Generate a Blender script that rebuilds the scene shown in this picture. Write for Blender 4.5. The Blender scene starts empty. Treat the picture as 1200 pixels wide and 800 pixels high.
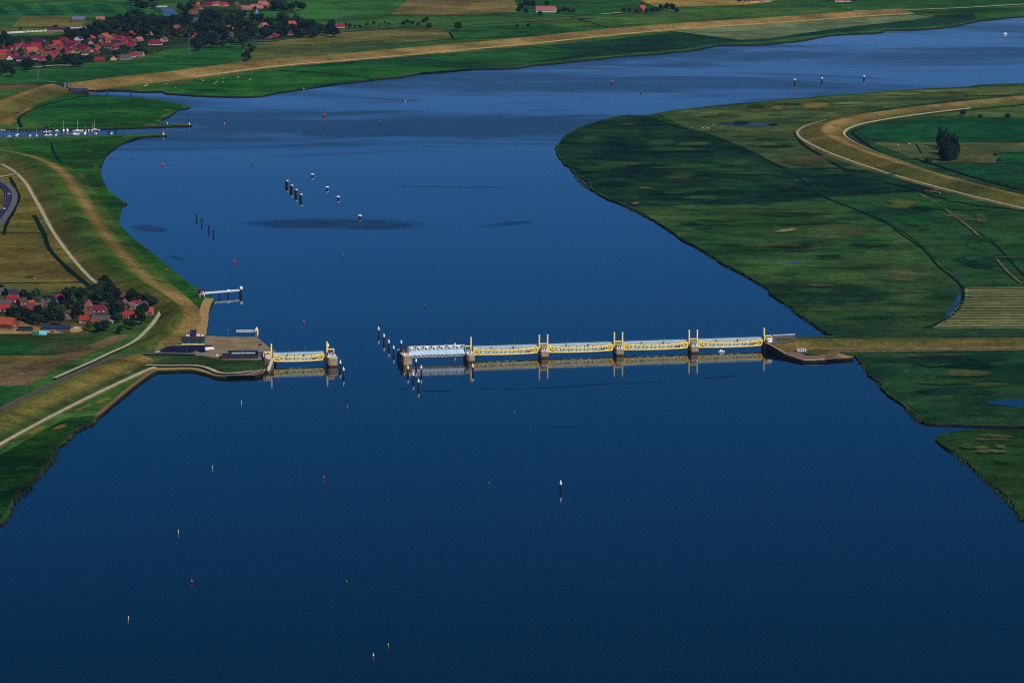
import bpy, math, random
from mathutils import Vector, noise as mnoise
from mathutils.geometry import tessellate_polygon
random.seed(7)
C = bpy.context.scene.collection
PI = math.pi
# ------------------------------------------------------------------ camera, sky, sun, exposure
CAM_H, PITCH, FPX = 646.0, math.radians(10.08), 4500.0
sc = bpy.context.scene
cam_d = bpy.data.cameras.new("camera"); cam = bpy.data.objects.new("camera", cam_d); C.objects.link(cam)
cam.location = (0, 0, CAM_H); cam.rotation_euler = (PI/2 - PITCH, 0, 0)
cam_d.sensor_width = 36; cam_d.sensor_fit = 'HORIZONTAL'; cam_d.lens = 36*FPX/1200
cam_d.clip_start = 5; cam_d.clip_end = 90000
sc.camera = cam
SUN_DIR = Vector((0.70, -0.71, 0.95)).normalized()       # towards the sun
w = bpy.data.worlds.new("World"); sc.world = w; w.use_nodes = True
nt = w.node_tree; nt.nodes.clear()
wo = nt.nodes.new('ShaderNodeOutputWorld'); bg = nt.nodes.new('ShaderNodeBackground'); sky = nt.nodes.new('ShaderNodeTexSky')
sky.sky_type = 'NISHITA'; sky.sun_disc = False
sky.sun_elevation = math.asin(SUN_DIR.z); sky.sun_rotation = math.atan2(SUN_DIR.x, SUN_DIR.y)
sky.altitude = 300; sky.air_density = 0.8; sky.dust_density = 0.0; sky.ozone_density = 6.0
bg.inputs[1].default_value = 0.085
skyc = nt.nodes.new('ShaderNodeMix'); skyc.data_type = 'RGBA'; skyc.blend_type = 'MULTIPLY'; skyc.inputs[0].default_value = 1
tcw = nt.nodes.new('ShaderNodeTexCoord'); sxw = nt.nodes.new('ShaderNodeSeparateXYZ'); rpw = nt.nodes.new('ShaderNodeValToRGB')
nt.links.new(tcw.outputs['Generated'], sxw.inputs[0]); nt.links.new(sxw.outputs[2], rpw.inputs[0])
for pos_, col_ in ((.06, (.50, .72, 1.0, 1)), (.10, (.38, .62, .98, 1)), (.14, (.17, .55, .92, 1)), (.19, (.07, .48, .78, 1)), (.27, (.028, .38, .60, 1)), (.5, (.07, .42, .75, 1))):   # pale at the horizon, deep dry blue above
    e_ = rpw.color_ramp.elements.new(pos_); e_.color = col_
rpw.color_ramp.elements.remove(rpw.color_ramp.elements[0]); rpw.color_ramp.elements.remove(rpw.color_ramp.elements[-1])
nt.links.new(rpw.outputs[0], skyc.inputs[7])
nt.links.new(sky.outputs[0], skyc.inputs[6]); nt.links.new(skyc.outputs[2], bg.inputs[0]); nt.links.new(bg.outputs[0], wo.inputs[0])
sd = bpy.data.lights.new("sun", 'SUN'); sun = bpy.data.objects.new("sun", sd); C.objects.link(sun)
sd.energy = 4.4; sd.angle = math.radians(0.5); sd.color = (1.0, 0.94, 0.84)
sun.rotation_euler = SUN_DIR.to_track_quat('Z', 'Y').to_euler()
sun.location = (600, -600, 1500)
sc.view_settings.view_transform = 'Standard'; sc.view_settings.look = 'None'
sc.view_settings.exposure = 0.0; sc.view_settings.gamma = 1; sc.view_settings.use_curve_mapping = False
sc.render.engine = 'CYCLES'
sc.cycles.max_bounces = 5; sc.cycles.transparent_max_bounces = 24; sc.cycles.volume_bounces = 0
sc.cycles.use_denoising = False; sc.cycles.filter_width = 1.15; sc.cycles.sample_clamp_indirect = 4

# ------------------------------------------------------------------ pixel of the photograph -> point of the ground
def P(px, py, z=0.0):
    sp, cp = math.sin(PITCH), math.cos(PITCH)
    dx, uy = px-600.0, 400.0-py
    d = Vector((dx, FPX*cp + uy*sp, -FPX*sp + uy*cp))
    t = (z-CAM_H)/d.z
    return Vector((d.x*t, d.y*t, z))
def mpp(py): return (P(601, py)-P(600, py)).length
def lin(c):
    f = lambda v: (v/255/12.92 if v/255 <= .04045 else ((v/255+.055)/1.055)**2.4)
    return tuple(f(v) for v in c)

# ------------------------------------------------------------------ materials
MATS = {}
def newmat(name):
    m = bpy.data.materials.new(name); m.use_nodes = True
    n = m.node_tree; n.nodes.clear()
    out = n.nodes.new('ShaderNodeOutputMaterial'); b = n.nodes.new('ShaderNodeBsdfPrincipled')
    n.links.new(b.outputs[0], out.inputs[0]); MATS[name] = m
    return m, n, b, out
def node(n, t, **kw):
    x = n.nodes.new(t)
    for k, v in kw.items(): setattr(x, k, v)
    return x
def noise_tex(n, scale, detail=4, rough=.6, coord=None, vec_scale=None):
    t = node(n, 'ShaderNodeTexNoise'); t.inputs['Scale'].default_value = scale
    t.inputs['Detail'].default_value = detail; t.inputs['Roughness'].default_value = rough
    src = coord
    if vec_scale is not None:
        mp = node(n, 'ShaderNodeMapping'); mp.inputs['Scale'].default_value = vec_scale
        n.links.new(coord, mp.inputs[0]); src = mp.outputs[0]
    if src is not None: n.links.new(src, t.inputs['Vector'])
    return t
def ramp(n, inp, a, b, lo=0., hi=1.):
    m = node(n, 'ShaderNodeMapRange'); m.interpolation_type = 'SMOOTHSTEP'
    m.inputs['From Min'].default_value = a; m.inputs['From Max'].default_value = b
    m.inputs['To Min'].default_value = lo; m.inputs['To Max'].default_value = hi
    n.links.new(inp, m.inputs['Value']); return m.outputs[0]
def mixc(n, fac, a, b, mode='MIX'):
    m = node(n, 'ShaderNodeMix', data_type='RGBA', blend_type=mode)
    for s, v in ((m.inputs[0], fac), (m.inputs[6], a), (m.inputs[7], b)):
        if hasattr(v, 'is_linked'): n.links.new(v, s)
        elif isinstance(v, (int, float)): s.default_value = v
        else: s.default_value = (*v[:3], 1)
    return m.outputs[2]

def plain(name, col, rough=.7, metal=0., var=.25, scale=.4, spec=.3, bump=0.):
    """a painted / cast surface: base colour with weathering noise of world size"""
    m, n, b, out = newmat(name)
    tc = node(n, 'ShaderNodeTexCoord')
    t = noise_tex(n, scale, 6, .65, tc.outputs['Object'])
    f = ramp(n, t.outputs[0], .3, .7)
    lo = tuple(c*(1-var) for c in col); hi = tuple(min(1, c*(1+var*.6)) for c in col)
    n.links.new(mixc(n, f, lo, hi), b.inputs['Base Color'])
    b.inputs['Roughness'].default_value = rough; b.inputs['Metallic'].default_value = metal
    b.inputs['Specular IOR Level'].default_value = spec
    if bump:
        bp = node(n, 'ShaderNodeBump'); bp.inputs['Strength'].default_value = bump; bp.inputs['Distance'].default_value = .3
        n.links.new(t.outputs[0], bp.inputs['Height']); n.links.new(bp.outputs[0], b.inputs['Normal'])
    return m
def object_coloured(name, rough=.8, var=.3, scale=.5, stripes=0.):
    """colour from the object itself (roofs, walls), with tile / brick scale variation"""
    m, n, b, out = newmat(name)
    oi = node(n, 'ShaderNodeObjectInfo'); tc = node(n, 'ShaderNodeTexCoord')
    t = noise_tex(n, scale, 6, .7, tc.outputs['Object'])
    f = ramp(n, t.outputs[0], .3, .7, 1-var, 1+var*.5)
    g = node(n, 'ShaderNodeCombineColor')
    for i in range(3): n.links.new(f, g.inputs[i])
    col = mixc(n, 1.0, oi.outputs['Color'], g.outputs[0], 'MULTIPLY')
    n.links.new(col, b.inputs['Base Color'])
    b.inputs['Roughness'].default_value = rough; b.inputs['Specular IOR Level'].default_value = .2
    if stripes:
        wv = node(n, 'ShaderNodeTexWave'); wv.inputs['Scale'].default_value = stripes; wv.bands_direction = 'Z'
        n.links.new(tc.outputs['Object'], wv.inputs[0])
        bp = node(n, 'ShaderNodeBump'); bp.inputs['Strength'].default_value = .4; bp.inputs['Distance'].default_value = .1
        n.links.new(wv.outputs[0], bp.inputs['Height']); n.links.new(bp.outputs[0], b.inputs['Normal'])
    return m
def ground_material(name, fade=False):
    """vegetation and soil: two colours stored on the mesh, mixed by noise from field size down to tussock size"""
    m, n, b, out = newmat(name)
    geo = node(n, 'ShaderNodeNewGeometry'); pos = geo.outputs['Position']
    ca = node(n, 'ShaderNodeAttribute', attribute_name='ca'); cb = node(n, 'ShaderNodeAttribute', attribute_name='cb')
    big = noise_tex(n, .006, 5, .62, pos, (1, .8, 1)); mid = noise_tex(n, .03, 8, .74, pos, (.75, 1, 1)); fine = noise_tex(n, .22, 5, .8, pos)
    drift = noise_tex(n, .011, 9, .72, pos, (.6, 1, 1)); drift.inputs['Distortion'].default_value = .5
    s = node(n, 'ShaderNodeMath', operation='ADD'); n.links.new(big.outputs[0], s.inputs[0])
    h = node(n, 'ShaderNodeMath', operation='MULTIPLY'); h.inputs[1].default_value = .7; n.links.new(mid.outputs[0], h.inputs[0]); n.links.new(h.outputs[0], s.inputs[1])
    f = ramp(n, s.outputs[0], .68, 1.02)
    col = mixc(n, f, ca.outputs['Color'], cb.outputs['Color'])
    br = ramp(n, fine.outputs[0], .3, .7, .55, 1.45)
    br2 = ramp(n, mid.outputs[0], .3, .7, .72, 1.25)
    br3 = ramp(n, drift.outputs[0], .36, .64, .62, 1.3)
    mm = node(n, 'ShaderNodeMath', operation='MULTIPLY'); n.links.new(br, mm.inputs[0]); n.links.new(br2, mm.inputs[1])
    m3 = node(n, 'ShaderNodeMath', operation='MULTIPLY'); n.links.new(mm.outputs[0], m3.inputs[0]); n.links.new(br3, m3.inputs[1])
    g = node(n, 'ShaderNodeCombineColor')
    for i in range(3): n.links.new(m3.outputs[0], g.inputs[i])
    col = mixc(n, 1.0, col, g.outputs[0], 'MULTIPLY')
    n.links.new(col, b.inputs['Base Color'])
    b.inputs['Roughness'].default_value = 1; b.inputs['Specular IOR Level'].default_value = 0
    bp = node(n, 'ShaderNodeBump'); bp.inputs['Strength'].default_value = .5; bp.inputs['Distance'].default_value = .6
    n.links.new(fine.outputs[0], bp.inputs['Height']); n.links.new(bp.outputs[0], b.inputs['Normal'])
    if fade:
        fa = node(n, 'ShaderNodeAttribute', attribute_name='fade')
        edge = noise_tex(n, .03, 10, .76, pos, (.5, 1, 1)); edge.inputs['Distortion'].default_value = .4
        k = node(n, 'ShaderNodeMath', operation='MULTIPLY_ADD'); k.inputs[1].default_value = 3.6; k.inputs[2].default_value = -2.15; n.links.new(edge.outputs[0], k.inputs[0])
        k2 = node(n, 'ShaderNodeMath', operation='ADD'); n.links.new(k.outputs[0], k2.inputs[0]); n.links.new(fa.outputs['Fac'], k2.inputs[1])
        a = ramp(n, k2.outputs[0], 0., .6, 0, .7)
        gt = node(n, 'ShaderNodeMath', operation='MULTIPLY'); n.links.new(a, gt.inputs[0])
        z = ramp(n, fa.outputs['Fac'], .02, .5); n.links.new(z, gt.inputs[1])
        tr = node(n, 'ShaderNodeBsdfTransparent'); mx = node(n, 'ShaderNodeMixShader')
        n.links.new(gt.outputs[0], mx.inputs[0]); n.links.new(tr.outputs[0], mx.inputs[1]); n.links.new(b.outputs[0], mx.inputs[2])
        n.links.new(mx.outputs[0], out.inputs[0])
    return m
G_LAND = ground_material('meadow_and_soil'); G_PATCH = ground_material('meadow_patch', True)

WATER_COL, WATER_TINT = (.0003, .0015, .003), (.97, .97, .95)
def water_material(name, rippled=False):
    """deep river water: a dim body colour under a Fresnel mirror of the sky; wind ruffles it in lanes on the open bend"""
    m, n, b, out = newmat(name); n.nodes.remove(b)
    geo = node(n, 'ShaderNodeNewGeometry'); pos = geo.outputs['Position']
    body = node(n, 'ShaderNodeBsdfDiffuse'); body.inputs[0].default_value = (*WATER_COL, 1)
    gl = node(n, 'ShaderNodeBsdfAnisotropic' if hasattr(bpy.types, 'ShaderNodeBsdfAnisotropic') else 'ShaderNodeBsdfGlossy'); gl.inputs['Color'].default_value = (*WATER_TINT, 1)
    fr = node(n, 'ShaderNodeFresnel'); fr.inputs['IOR'].default_value = 1.33
    mixs = node(n, 'ShaderNodeMixShader'); frs = node(n, 'ShaderNodeMath', operation='MULTIPLY'); frs.inputs[1].default_value = .72 if rippled else 1.0; n.links.new(fr.outputs[0], frs.inputs[0]); n.links.new(frs.outputs[0], mixs.inputs[0]); n.links.new(body.outputs[0], mixs.inputs[1]); n.links.new(gl.outputs[0], mixs.inputs[2])
    small = noise_tex(n, .35, 3, .55, pos)
    bp = node(n, 'ShaderNodeBump'); bp.inputs['Distance'].default_value = 1.0
    n.links.new(small.outputs[0], bp.inputs['Height'])
    for q in (body, gl, fr): n.links.new(bp.outputs[0], q.inputs['Normal'])
    if rippled:
        gl.inputs['Roughness'].default_value = .12; bp.inputs['Strength'].default_value = .05
        fa = node(n, 'ShaderNodeAttribute', attribute_name='fade')
        edge = noise_tex(n, .012, 8, .7, pos, (.3, 1, 1))
        e = node(n, 'ShaderNodeMath', operation='MULTIPLY'); n.links.new(fa.outputs['Fac'], e.inputs[0])
        ee = ramp(n, edge.outputs[0], .32, .62, .15, 1.35); n.links.new(ee, e.inputs[1])
        a = ramp(n, e.outputs[0], .12, .95, 0, .75)
        tr = node(n, 'ShaderNodeBsdfTransparent'); mx = node(n, 'ShaderNodeMixShader')
        n.links.new(a, mx.inputs[0]); n.links.new(tr.outputs[0], mx.inputs[1]); n.links.new(mixs.outputs[0], mx.inputs[2])
        n.links.new(mx.outputs[0], out.inputs[0])
    else:
        warp = noise_tex(n, .0016, 3, .5, pos)
        lane = noise_tex(n, .0032, 7, .66, pos, (.35, .9, 1)); lane.inputs['Distortion'].default_value = .9
        sep = node(n, 'ShaderNodeSeparateXYZ'); n.links.new(pos, sep.inputs[0])
        upstream = ramp(n, sep.outputs[1], 4650, 5250)          # the wind only reaches the open bend
        f = ramp(n, lane.outputs[0], .39, .60)
        fm = node(n, 'ShaderNodeMath', operation='MULTIPLY'); n.links.new(f, fm.inputs[0]); n.links.new(upstream, fm.inputs[1])
        n.links.new(ramp(n, fm.outputs[0], 0, 1, .05, .14), gl.inputs['Roughness'])
        n.links.new(ramp(n, fm.outputs[0], 0, 1, .022, .07), bp.inputs['Strength'])
        n.links.new(ramp(n, fm.outputs[0], 0, 1, 1.05, .58), frs.inputs[1])
        n.links.new(mixs.outputs[0], out.inputs[0])
    return m
M_WATER = water_material('river_water'); M_RIPPLE = water_material('ruffled_water', True)

def leaf_material(name, a, bcol):
    m, n, b, out = newmat(name)
    oi = node(n, 'ShaderNodeObjectInfo'); at = node(n, 'ShaderNodeAttribute', attribute_name='tone')
    c = mixc(n, at.outputs['Fac'], a, bcol)
    r = ramp(n, oi.outputs['Random'], 0, 1, .65, 1.35)
    g = node(n, 'ShaderNodeCombineColor')
    for i in range(3): n.links.new(r, g.inputs[i])
    n.links.new(mixc(n, 1.0, c, g.outputs[0], 'MULTIPLY'), b.inputs['Base Color'])
    b.inputs['Roughness'].default_value = .9; b.inputs['Specular IOR Level'].default_value = .1
    return m
M_LEAF = leaf_material('tree_leaves', (.004, .012, .009), (.014, .033, .016))
M_LEAF2 = leaf_material('lighter_leaves', (.010, .028, .012), (.030, .060, .020))
M_REED = leaf_material('reed_blades', (.014, .040, .014), (.060, .080, .030))
M_BARK = plain('bark', (.05, .038, .028), .95)
M_CONC = plain('concrete', lin((150, 128, 104)), .9, var=.35, scale=.35)
M_CONCD = plain('stained_concrete', lin((96, 84, 74)), .9, var=.45, scale=.4)
M_TIDE = plain('tide_stain', lin((62, 58, 46)), .8, var=.4, scale=.6)
M_CONCL = plain('pale_concrete', lin((190, 178, 158)), .9, var=.2)
M_YEL = plain('yellow_paint', lin((236, 200, 92)), .5, var=.18, scale=.8)
M_CREAM = plain('cream_paint', lin((244, 222, 158)), .5, var=.1)
M_PLATE = plain('pale_blue_plate', lin((158, 186, 204)), .6, var=.14, scale=.15)
M_WHITE = plain('white_paint', (.8, .8, .8), .5, var=.08)
M_OFFW = plain('weathered_white', (.6, .58, .55), .6, var=.2)
M_GREY = plain('grey_steel', lin((120, 126, 138)), .5, metal=.3)
M_DARK = plain('dark_steel', lin((30, 32, 44)), .6)
M_BLACK = plain('tarred_steel', (.008, .009, .014), .6)
M_NAVY = plain('navy_roof', lin((34, 40, 72)), .7)
M_PURP = plain('plum_cladding', lin((52, 36, 50)), .7)
M_TEAL = plain('teal_cladding', lin((22, 84, 84)), .6)
M_GLASS = plain('window_glass', (.02, .03, .05), .08, var=.1, spec=.6)
M_GLINT = plain('pale_glazing', lin((176, 226, 206)), .25, var=.2)
M_RED = plain('red_paint', lin((226, 40, 60)), .5, var=.1)
M_GREEN = plain('green_paint', lin((20, 120, 70)), .5, var=.1)
M_YBUOY = plain('buoy_yellow', lin((245, 190, 30)), .5, var=.1)
M_WOOD = plain('weathered_wood', lin((96, 84, 70)), .9, var=.3)
M_RUST = plain('brown_wall', lin((120, 74, 66)), .85)
M_ASPH = plain('asphalt', lin((78, 78, 84)), .9, var=.2, scale=.2, spec=0)
M_LOT = plain('dark_tarmac', lin((26, 30, 52)), .9, var=.25, scale=.15, spec=0)
M_PATH = plain('concrete_path', lin((160, 150, 128)), .9, var=.2, scale=.1, spec=0)
M_PAVE = plain('paved_yard', lin((128, 112, 86)), .95, var=.3, scale=.06, spec=0)
M_RIP = plain('stone_revetment', lin((150, 124, 80)), .95, var=.4, scale=.5, bump=.6, spec=0)
M_RIPD = plain('dark_revetment', lin((118, 90, 62)), .95, var=.4, scale=.5, bump=.6, spec=0)
M_MUD = plain('mud_bank', lin((32, 34, 26)), .9, var=.4, scale=.3, spec=0)
M_SHEET = plain('sheet_piling', lin((40, 34, 38)), .8, var=.3)
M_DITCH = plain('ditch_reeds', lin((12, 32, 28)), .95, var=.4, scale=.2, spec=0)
M_TARP = plain('black_tarpaulin', lin((22, 26, 40)), .5)
M_TURQ = plain('turquoise_canvas', lin((96, 190, 196)), .7)
M_DKGRN = plain('green_canvas', lin((28, 88, 76)), .8)
M_ROOF = object_coloured('roof_tiles', .75, .3, .6, 3.0)
M_WALL = object_coloured('house_wall', .9, .2, .6)
M_BODY = object_coloured('hull_paint', .35, .06, .5)
M_TYRE = plain('tyre_rubber', (.02, .02, .02), .9)
M_COWL = object_coloured('animal_coat', .95, .3, 1.2)

# ------------------------------------------------------------------ mesh helpers
class MB:
    def __init__(s): s.v, s.f, s.mi = [], [], []
    def add(s, vs, fs, mi=0):
        o = len(s.v); s.v += [tuple(v) for v in vs]; s.f += [tuple(i+o for i in f) for f in fs]; s.mi += [mi]*len(fs); return s
    def box(s, c, d, yaw=0, mi=0, taper=1.0):
        cx, cy, cz = c; hx, hy, hz = d[0]/2, d[1]/2, d[2]/2; cs, sn = math.cos(yaw), math.sin(yaw); vs = []
        for z, k in ((-hz, 1), (hz, taper)):
            for x, y in ((-hx, -hy), (hx, -hy), (hx, hy), (-hx, hy)):
                x *= k; y *= k
                vs.append((cx+x*cs-y*sn, cy+x*sn+y*cs, cz+z))
        return s.add(vs, [(3, 2, 1, 0), (4, 5, 6, 7), (0, 1, 5, 4), (1, 2, 6, 5), (2, 3, 7, 6), (3, 0, 4, 7)], mi)
    def cyl(s, a, b, r1, r2=None, n=8, mi=0):
        a, b = Vector(a), Vector(b); r2 = r1 if r2 is None else r2
        z = (b-a).normalized(); x = z.orthogonal().normalized(); y = z.cross(x); vs = []
        for p, r in ((a, r1), (b, r2)):
            for i in range(n):
                t = 2*PI*i/n; vs.append(p + (x*math.cos(t)+y*math.sin(t))*r)
        fs = [(i, (i+1) % n, n+(i+1) % n, n+i) for i in range(n)] + [tuple(range(n-1, -1, -1)), tuple(range(n, 2*n))]
        return s.add(vs, fs, mi)
    def lathe(s, prof, n=10, c=(0, 0, 0), mi=0):
        vs = []; m = len(prof)
        for r, z in prof:
            for i in range(n): vs.append((c[0]+r*math.cos(2*PI*i/n), c[1]+r*math.sin(2*PI*i/n), c[2]+z))
        fs = [(j*n+i, j*n+(i+1) % n, (j+1)*n+(i+1) % n, (j+1)*n+i) for j in range(m-1) for i in range(n)]
        fs += [tuple(range(n-1, -1, -1)), tuple(range((m-1)*n, m*n))]
        return s.add(vs, fs, mi)
    def prism(s, pts, z0, z1, mi=0):
        """pts: (x, y) outline; z0/z1 numbers or per-point lists"""
        pts = [Vector((p[0], p[1])) for p in pts]
        area = sum(pts[i-1].x*pts[i].y-pts[i].x*pts[i-1].y for i in range(len(pts)))
        n = len(pts); z0 = z0 if isinstance(z0, list) else [z0]*n; z1 = z1 if isinstance(z1, list) else [z1]*n
        if area < 0: pts = pts[::-1]; z0 = z0[::-1]; z1 = z1[::-1]
        vs = [(p.x, p.y, z) for p, z in zip(pts, z0)] + [(p.x, p.y, z) for p, z in zip(pts, z1)]
        tri = tessellate_polygon([[Vector((p.x, p.y, 0)) for p in pts]])
        fs = []
        for t in tri:
            a, b, c = t
            up = (pts[b]-pts[a]).cross(pts[c]-pts[a]) > 0
            t = (a, b, c) if up else (a, c, b)
            fs.append(tuple(i+n for i in t)); fs.append(t[::-1])
        fs += [(i, (i+1) % n, n+(i+1) % n, n+i) for i in range(n)]
        return s.add(vs, fs, mi)
    def build(s, name, mats, parent=None, smooth=False, loc=None):
        me = bpy.data.meshes.new(name); me.from_pydata(s.v, [], s.f); me.update()
        for m in (mats if isinstance(mats, (list, tuple)) else [mats]): me.materials.append(m)
        me.polygons.foreach_set('material_index', s.mi)
        if smooth: me.polygons.foreach_set('use_smooth', [True]*len(s.f))
        o = bpy.data.objects.new(name, me); C.objects.link(o)
        if parent is not None: o.parent = parent
        if loc is not None: o.location = loc
        return o
def thing(name, label, cat, loc=(0, 0, 0), yaw=0, group=None):
    o = bpy.data.objects.new(name, None); C.objects.link(o); o.location = loc; o.rotation_euler = (0, 0, yaw)
    o.empty_display_size = .5
    return tag(o, label, cat, group)
def tag(o, label, cat, group=None):
    o['label'] = label; o['category'] = cat
    if group: o['group'] = group
    return o
def struct(o): o['kind'] = 'structure'; return o
def dup(root, loc, yaw=None, label=None, group=None, scale=None):
    r = root.copy(); C.objects.link(r); r.location = loc
    if yaw is not None: r.rotation_euler = (0, 0, yaw)
    if scale is not None: r.scale = scale if isinstance(scale, (tuple, list)) else (scale,)*3
    if label: r['label'] = label
    if group: r['group'] = group
    for ch in list(root.children):
        c = ch.copy(); C.objects.link(c); c.parent = r
        for g in list(ch.children):
            d = g.copy(); C.objects.link(d); d.parent = c
    return r
def pieces(parent, name, mat, boxes, col=None):
    """every window, door or box a mesh of its own"""
    out = []
    for c, d in boxes:
        o = MB().box(c, d).build(name, mat, parent)
        if col: o.color = (*col, 1)
        out.append(o)
    return out
def attr(me, name, vals, typ='FLOAT_COLOR'):
    a = me.attributes.new(name, typ, 'POINT')
    if typ == 'FLOAT_COLOR':
        flat = []
        for c in vals: flat += [c[0], c[1], c[2], 1.0]
        a.data.foreach_set('color', flat)
    else: a.data.foreach_set('value', list(vals))
def catmull(pts, k=5):
    out = []
    n = len(pts)
    for i in range(n-1):
        p0, p1, p2, p3 = pts[max(i-1, 0)], pts[i], pts[i+1], pts[min(i+2, n-1)]
        for j in range(k):
            t = j/k
            out.append(tuple(.5*((2*p1[a])+(-p0[a]+p2[a])*t+(2*p0[a]-5*p1[a]+4*p2[a]-p3[a])*t*t+(-p0[a]+3*p1[a]-3*p2[a]+p3[a])*t**3) for a in range(2)))
    out.append(tuple(pts[-1])); return out
def shore(pts, z, amp=2.0, step=7.0, freq=.05, k=5):
    """photo outline -> smooth natural edge on the ground with small bays"""
    w = [P(x, y, z) for x, y in catmull(pts, k)]
    out = []
    for a, b in zip(w, w[1:]):
        L = (b-a).length; m = max(1, int(min(L, 400)/step))
        d = (b-a).normalized() if L > 0 else Vector((1, 0, 0)); nn = Vector((-d.y, d.x, 0))
        for i in range(m):
            p = a.lerp(b, i/m)
            q = Vector((p.x*freq, p.y*freq, 3.3))
            out.append(p + nn*amp*(mnoise.noise(q)+.5*mnoise.noise(q*2.7)+.3*mnoise.noise(q*6.1)))
    out.append(w[-1]); return out
def straight(pts, z): return [P(x, y, z) for x, y in pts]

SOIL = [(1.2, 1.02, .72)]
def soil(c): return tuple(v*k for v, k in zip(lin(c), SOIL[0]))
def ground_sheet(name, pts, ca, cb=None, z=None, skirt=None, mat=None):
    """flat polygon from world points; optional skirt: (drop, outward, material)"""
    me = bpy.data.meshes.new(name)
    zz = pts[0].z if z is None else z
    pts = [Vector((p.x, p.y, zz)) for p in pts]
    tri = tessellate_polygon([pts]); n = len(pts); fs = []
    for a, b, c in tri:
        up = (pts[b]-pts[a]).cross(pts[c]-pts[a]).z > 0
        fs.append((a, b, c) if up else (a, c, b))
    nt_ = len(fs); vs = [tuple(p) for p in pts]
    if skirt:
        drop, outw = skirt
        area = sum(pts[i-1].x*pts[i].y-pts[i].x*pts[i-1].y for i in range(n)); sg = 1 if area > 0 else -1
        for i in range(n):
            d = (pts[(i+1) % n]-pts[i-1]); d = d.normalized() if d.length > 0 else Vector((1, 0, 0))
            vs.append((pts[i].x+d.y*sg*outw, pts[i].y-d.x*sg*outw, zz-drop))
        for i in range(n):
            j = (i+1) % n
            fs.append((i, j, n+j, n+i) if sg < 0 else (i, n+i, n+j, j))
    me.from_pydata(vs, [], fs); me.update()
    me.materials.append(mat or G_LAND); me.materials.append(M_MUD)
    me.polygons.foreach_set('material_index', [0]*nt_ + [1]*(len(fs)-nt_))
    if mat is None:
        attr(me, 'ca', [soil(ca)]*len(vs)); attr(me, 'cb', [soil(cb or ca)]*len(vs))
    o = bpy.data.objects.new(name, me); C.objects.link(o)
    return struct(o)
FLD = [0]
def field(name, pts, ca, cb, lay, z0=1.6, k=1):
    FLD[0] += 1; z0 += .004*FLD[0]
    return ground_sheet(name, [P(x, y, z0) for x, y in pts], ca, cb, z=z0+.05*lay)

class Patches:
    """soft-edged vegetation patches of one region, one sheet"""
    def __init__(s): s.v, s.f, s.a, s.b, s.fd, s.z = [], [], [], [], [], 0.
    def blob(s, pts, ca, cb, z0=1.6, dz=.35):
        w = [P(x, y, z0) for x, y in pts]
        c = sum(w, Vector())/len(w); s.z += .012; o = len(s.v); n = len(w)
        for k, fd in ((1, 0.), (.72, .5), (.4, 1.)):
            for p in w: q = c+(p-c)*k; s.v.append((q.x, q.y, z0+dz+s.z)); s.fd.append(fd)
        s.v.append((c.x, c.y, z0+dz+s.z)); s.fd.append(1.)
        m = 3*n+1; s.a += [soil(ca)]*m; s.b += [soil(cb)]*m
        ar = sum(w[i-1].x*w[i].y-w[i].x*w[i-1].y for i in range(n)) > 0
        for r in range(2):
            for i in range(n):
                j = (i+1) % n; q = (o+r*n+i, o+r*n+j, o+(r+1)*n+j, o+(r+1)*n+i); s.f.append(q if ar else q[::-1])
        for i in range(n):
            q = (o+2*n+i, o+2*n+(i+1) % n, o+3*n); s.f.append(q if ar else q[::-1])
    def oval(s, cx, cy, rx, ry, ca, cb, tilt=0., z0=1.6, dz=.35, n=14):
        pts = []
        for i in range(n):
            t = 2*PI*i/n; r = 1+.22*mnoise.noise(Vector((cx*.3+math.cos(t), cy*.3+math.sin(t), 1.7)))
            x, y = rx*r*math.cos(t), ry*r*math.sin(t); pts.append((cx+x, cy+y+x*tilt))
        s.blob(pts, ca, cb, z0, dz)
    def build(s, name, mat=None):
        me = bpy.data.meshes.new(name); me.from_pydata(s.v, [], s.f); me.update(); me.materials.append(mat or G_PATCH)
        attr(me, 'ca', s.a); attr(me, 'cb', s.b); attr(me, 'fade', s.fd, 'FLOAT')
        o = bpy.data.objects.new(name, me); C.objects.link(o); return struct(o)

RIB = [0]
def ribbon(name, pts, width, z, mat, kind=True, jitter=0.):
    """strip of constant width along world points"""
    vs, fs = [], []; RIB[0] += 1; dz = .008*RIB[0]
    for i, p in enumerate(pts):
        d = pts[min(i+1, len(pts)-1)]-pts[max(i-1, 0)]; d.z = 0
        d = d.normalized() if d.length > 0 else Vector((1, 0, 0)); nn = Vector((-d.y, d.x, 0))
        hw = width/2*(1+jitter*mnoise.noise(Vector((p.x*.03, p.y*.03, 0))))
        zz = (z[i] if isinstance(z, list) else z)+dz
        vs += [(p.x+nn.x*hw, p.y+nn.y*hw, zz), (p.x-nn.x*hw, p.y-nn.y*hw, zz)]
    for i in range(len(pts)-1): fs.append((2*i+1, 2*i+3, 2*i+2, 2*i))
    me = bpy.data.meshes.new(name); me.from_pydata(vs, [], fs); me.update(); me.materials.append(mat)
    o = bpy.data.objects.new(name, me); C.objects.link(o)
    return struct(o) if kind else o
def line(pts, z=1.6, k=6): return [P(x, y, z) for x, y in catmull(pts, k)]

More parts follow.
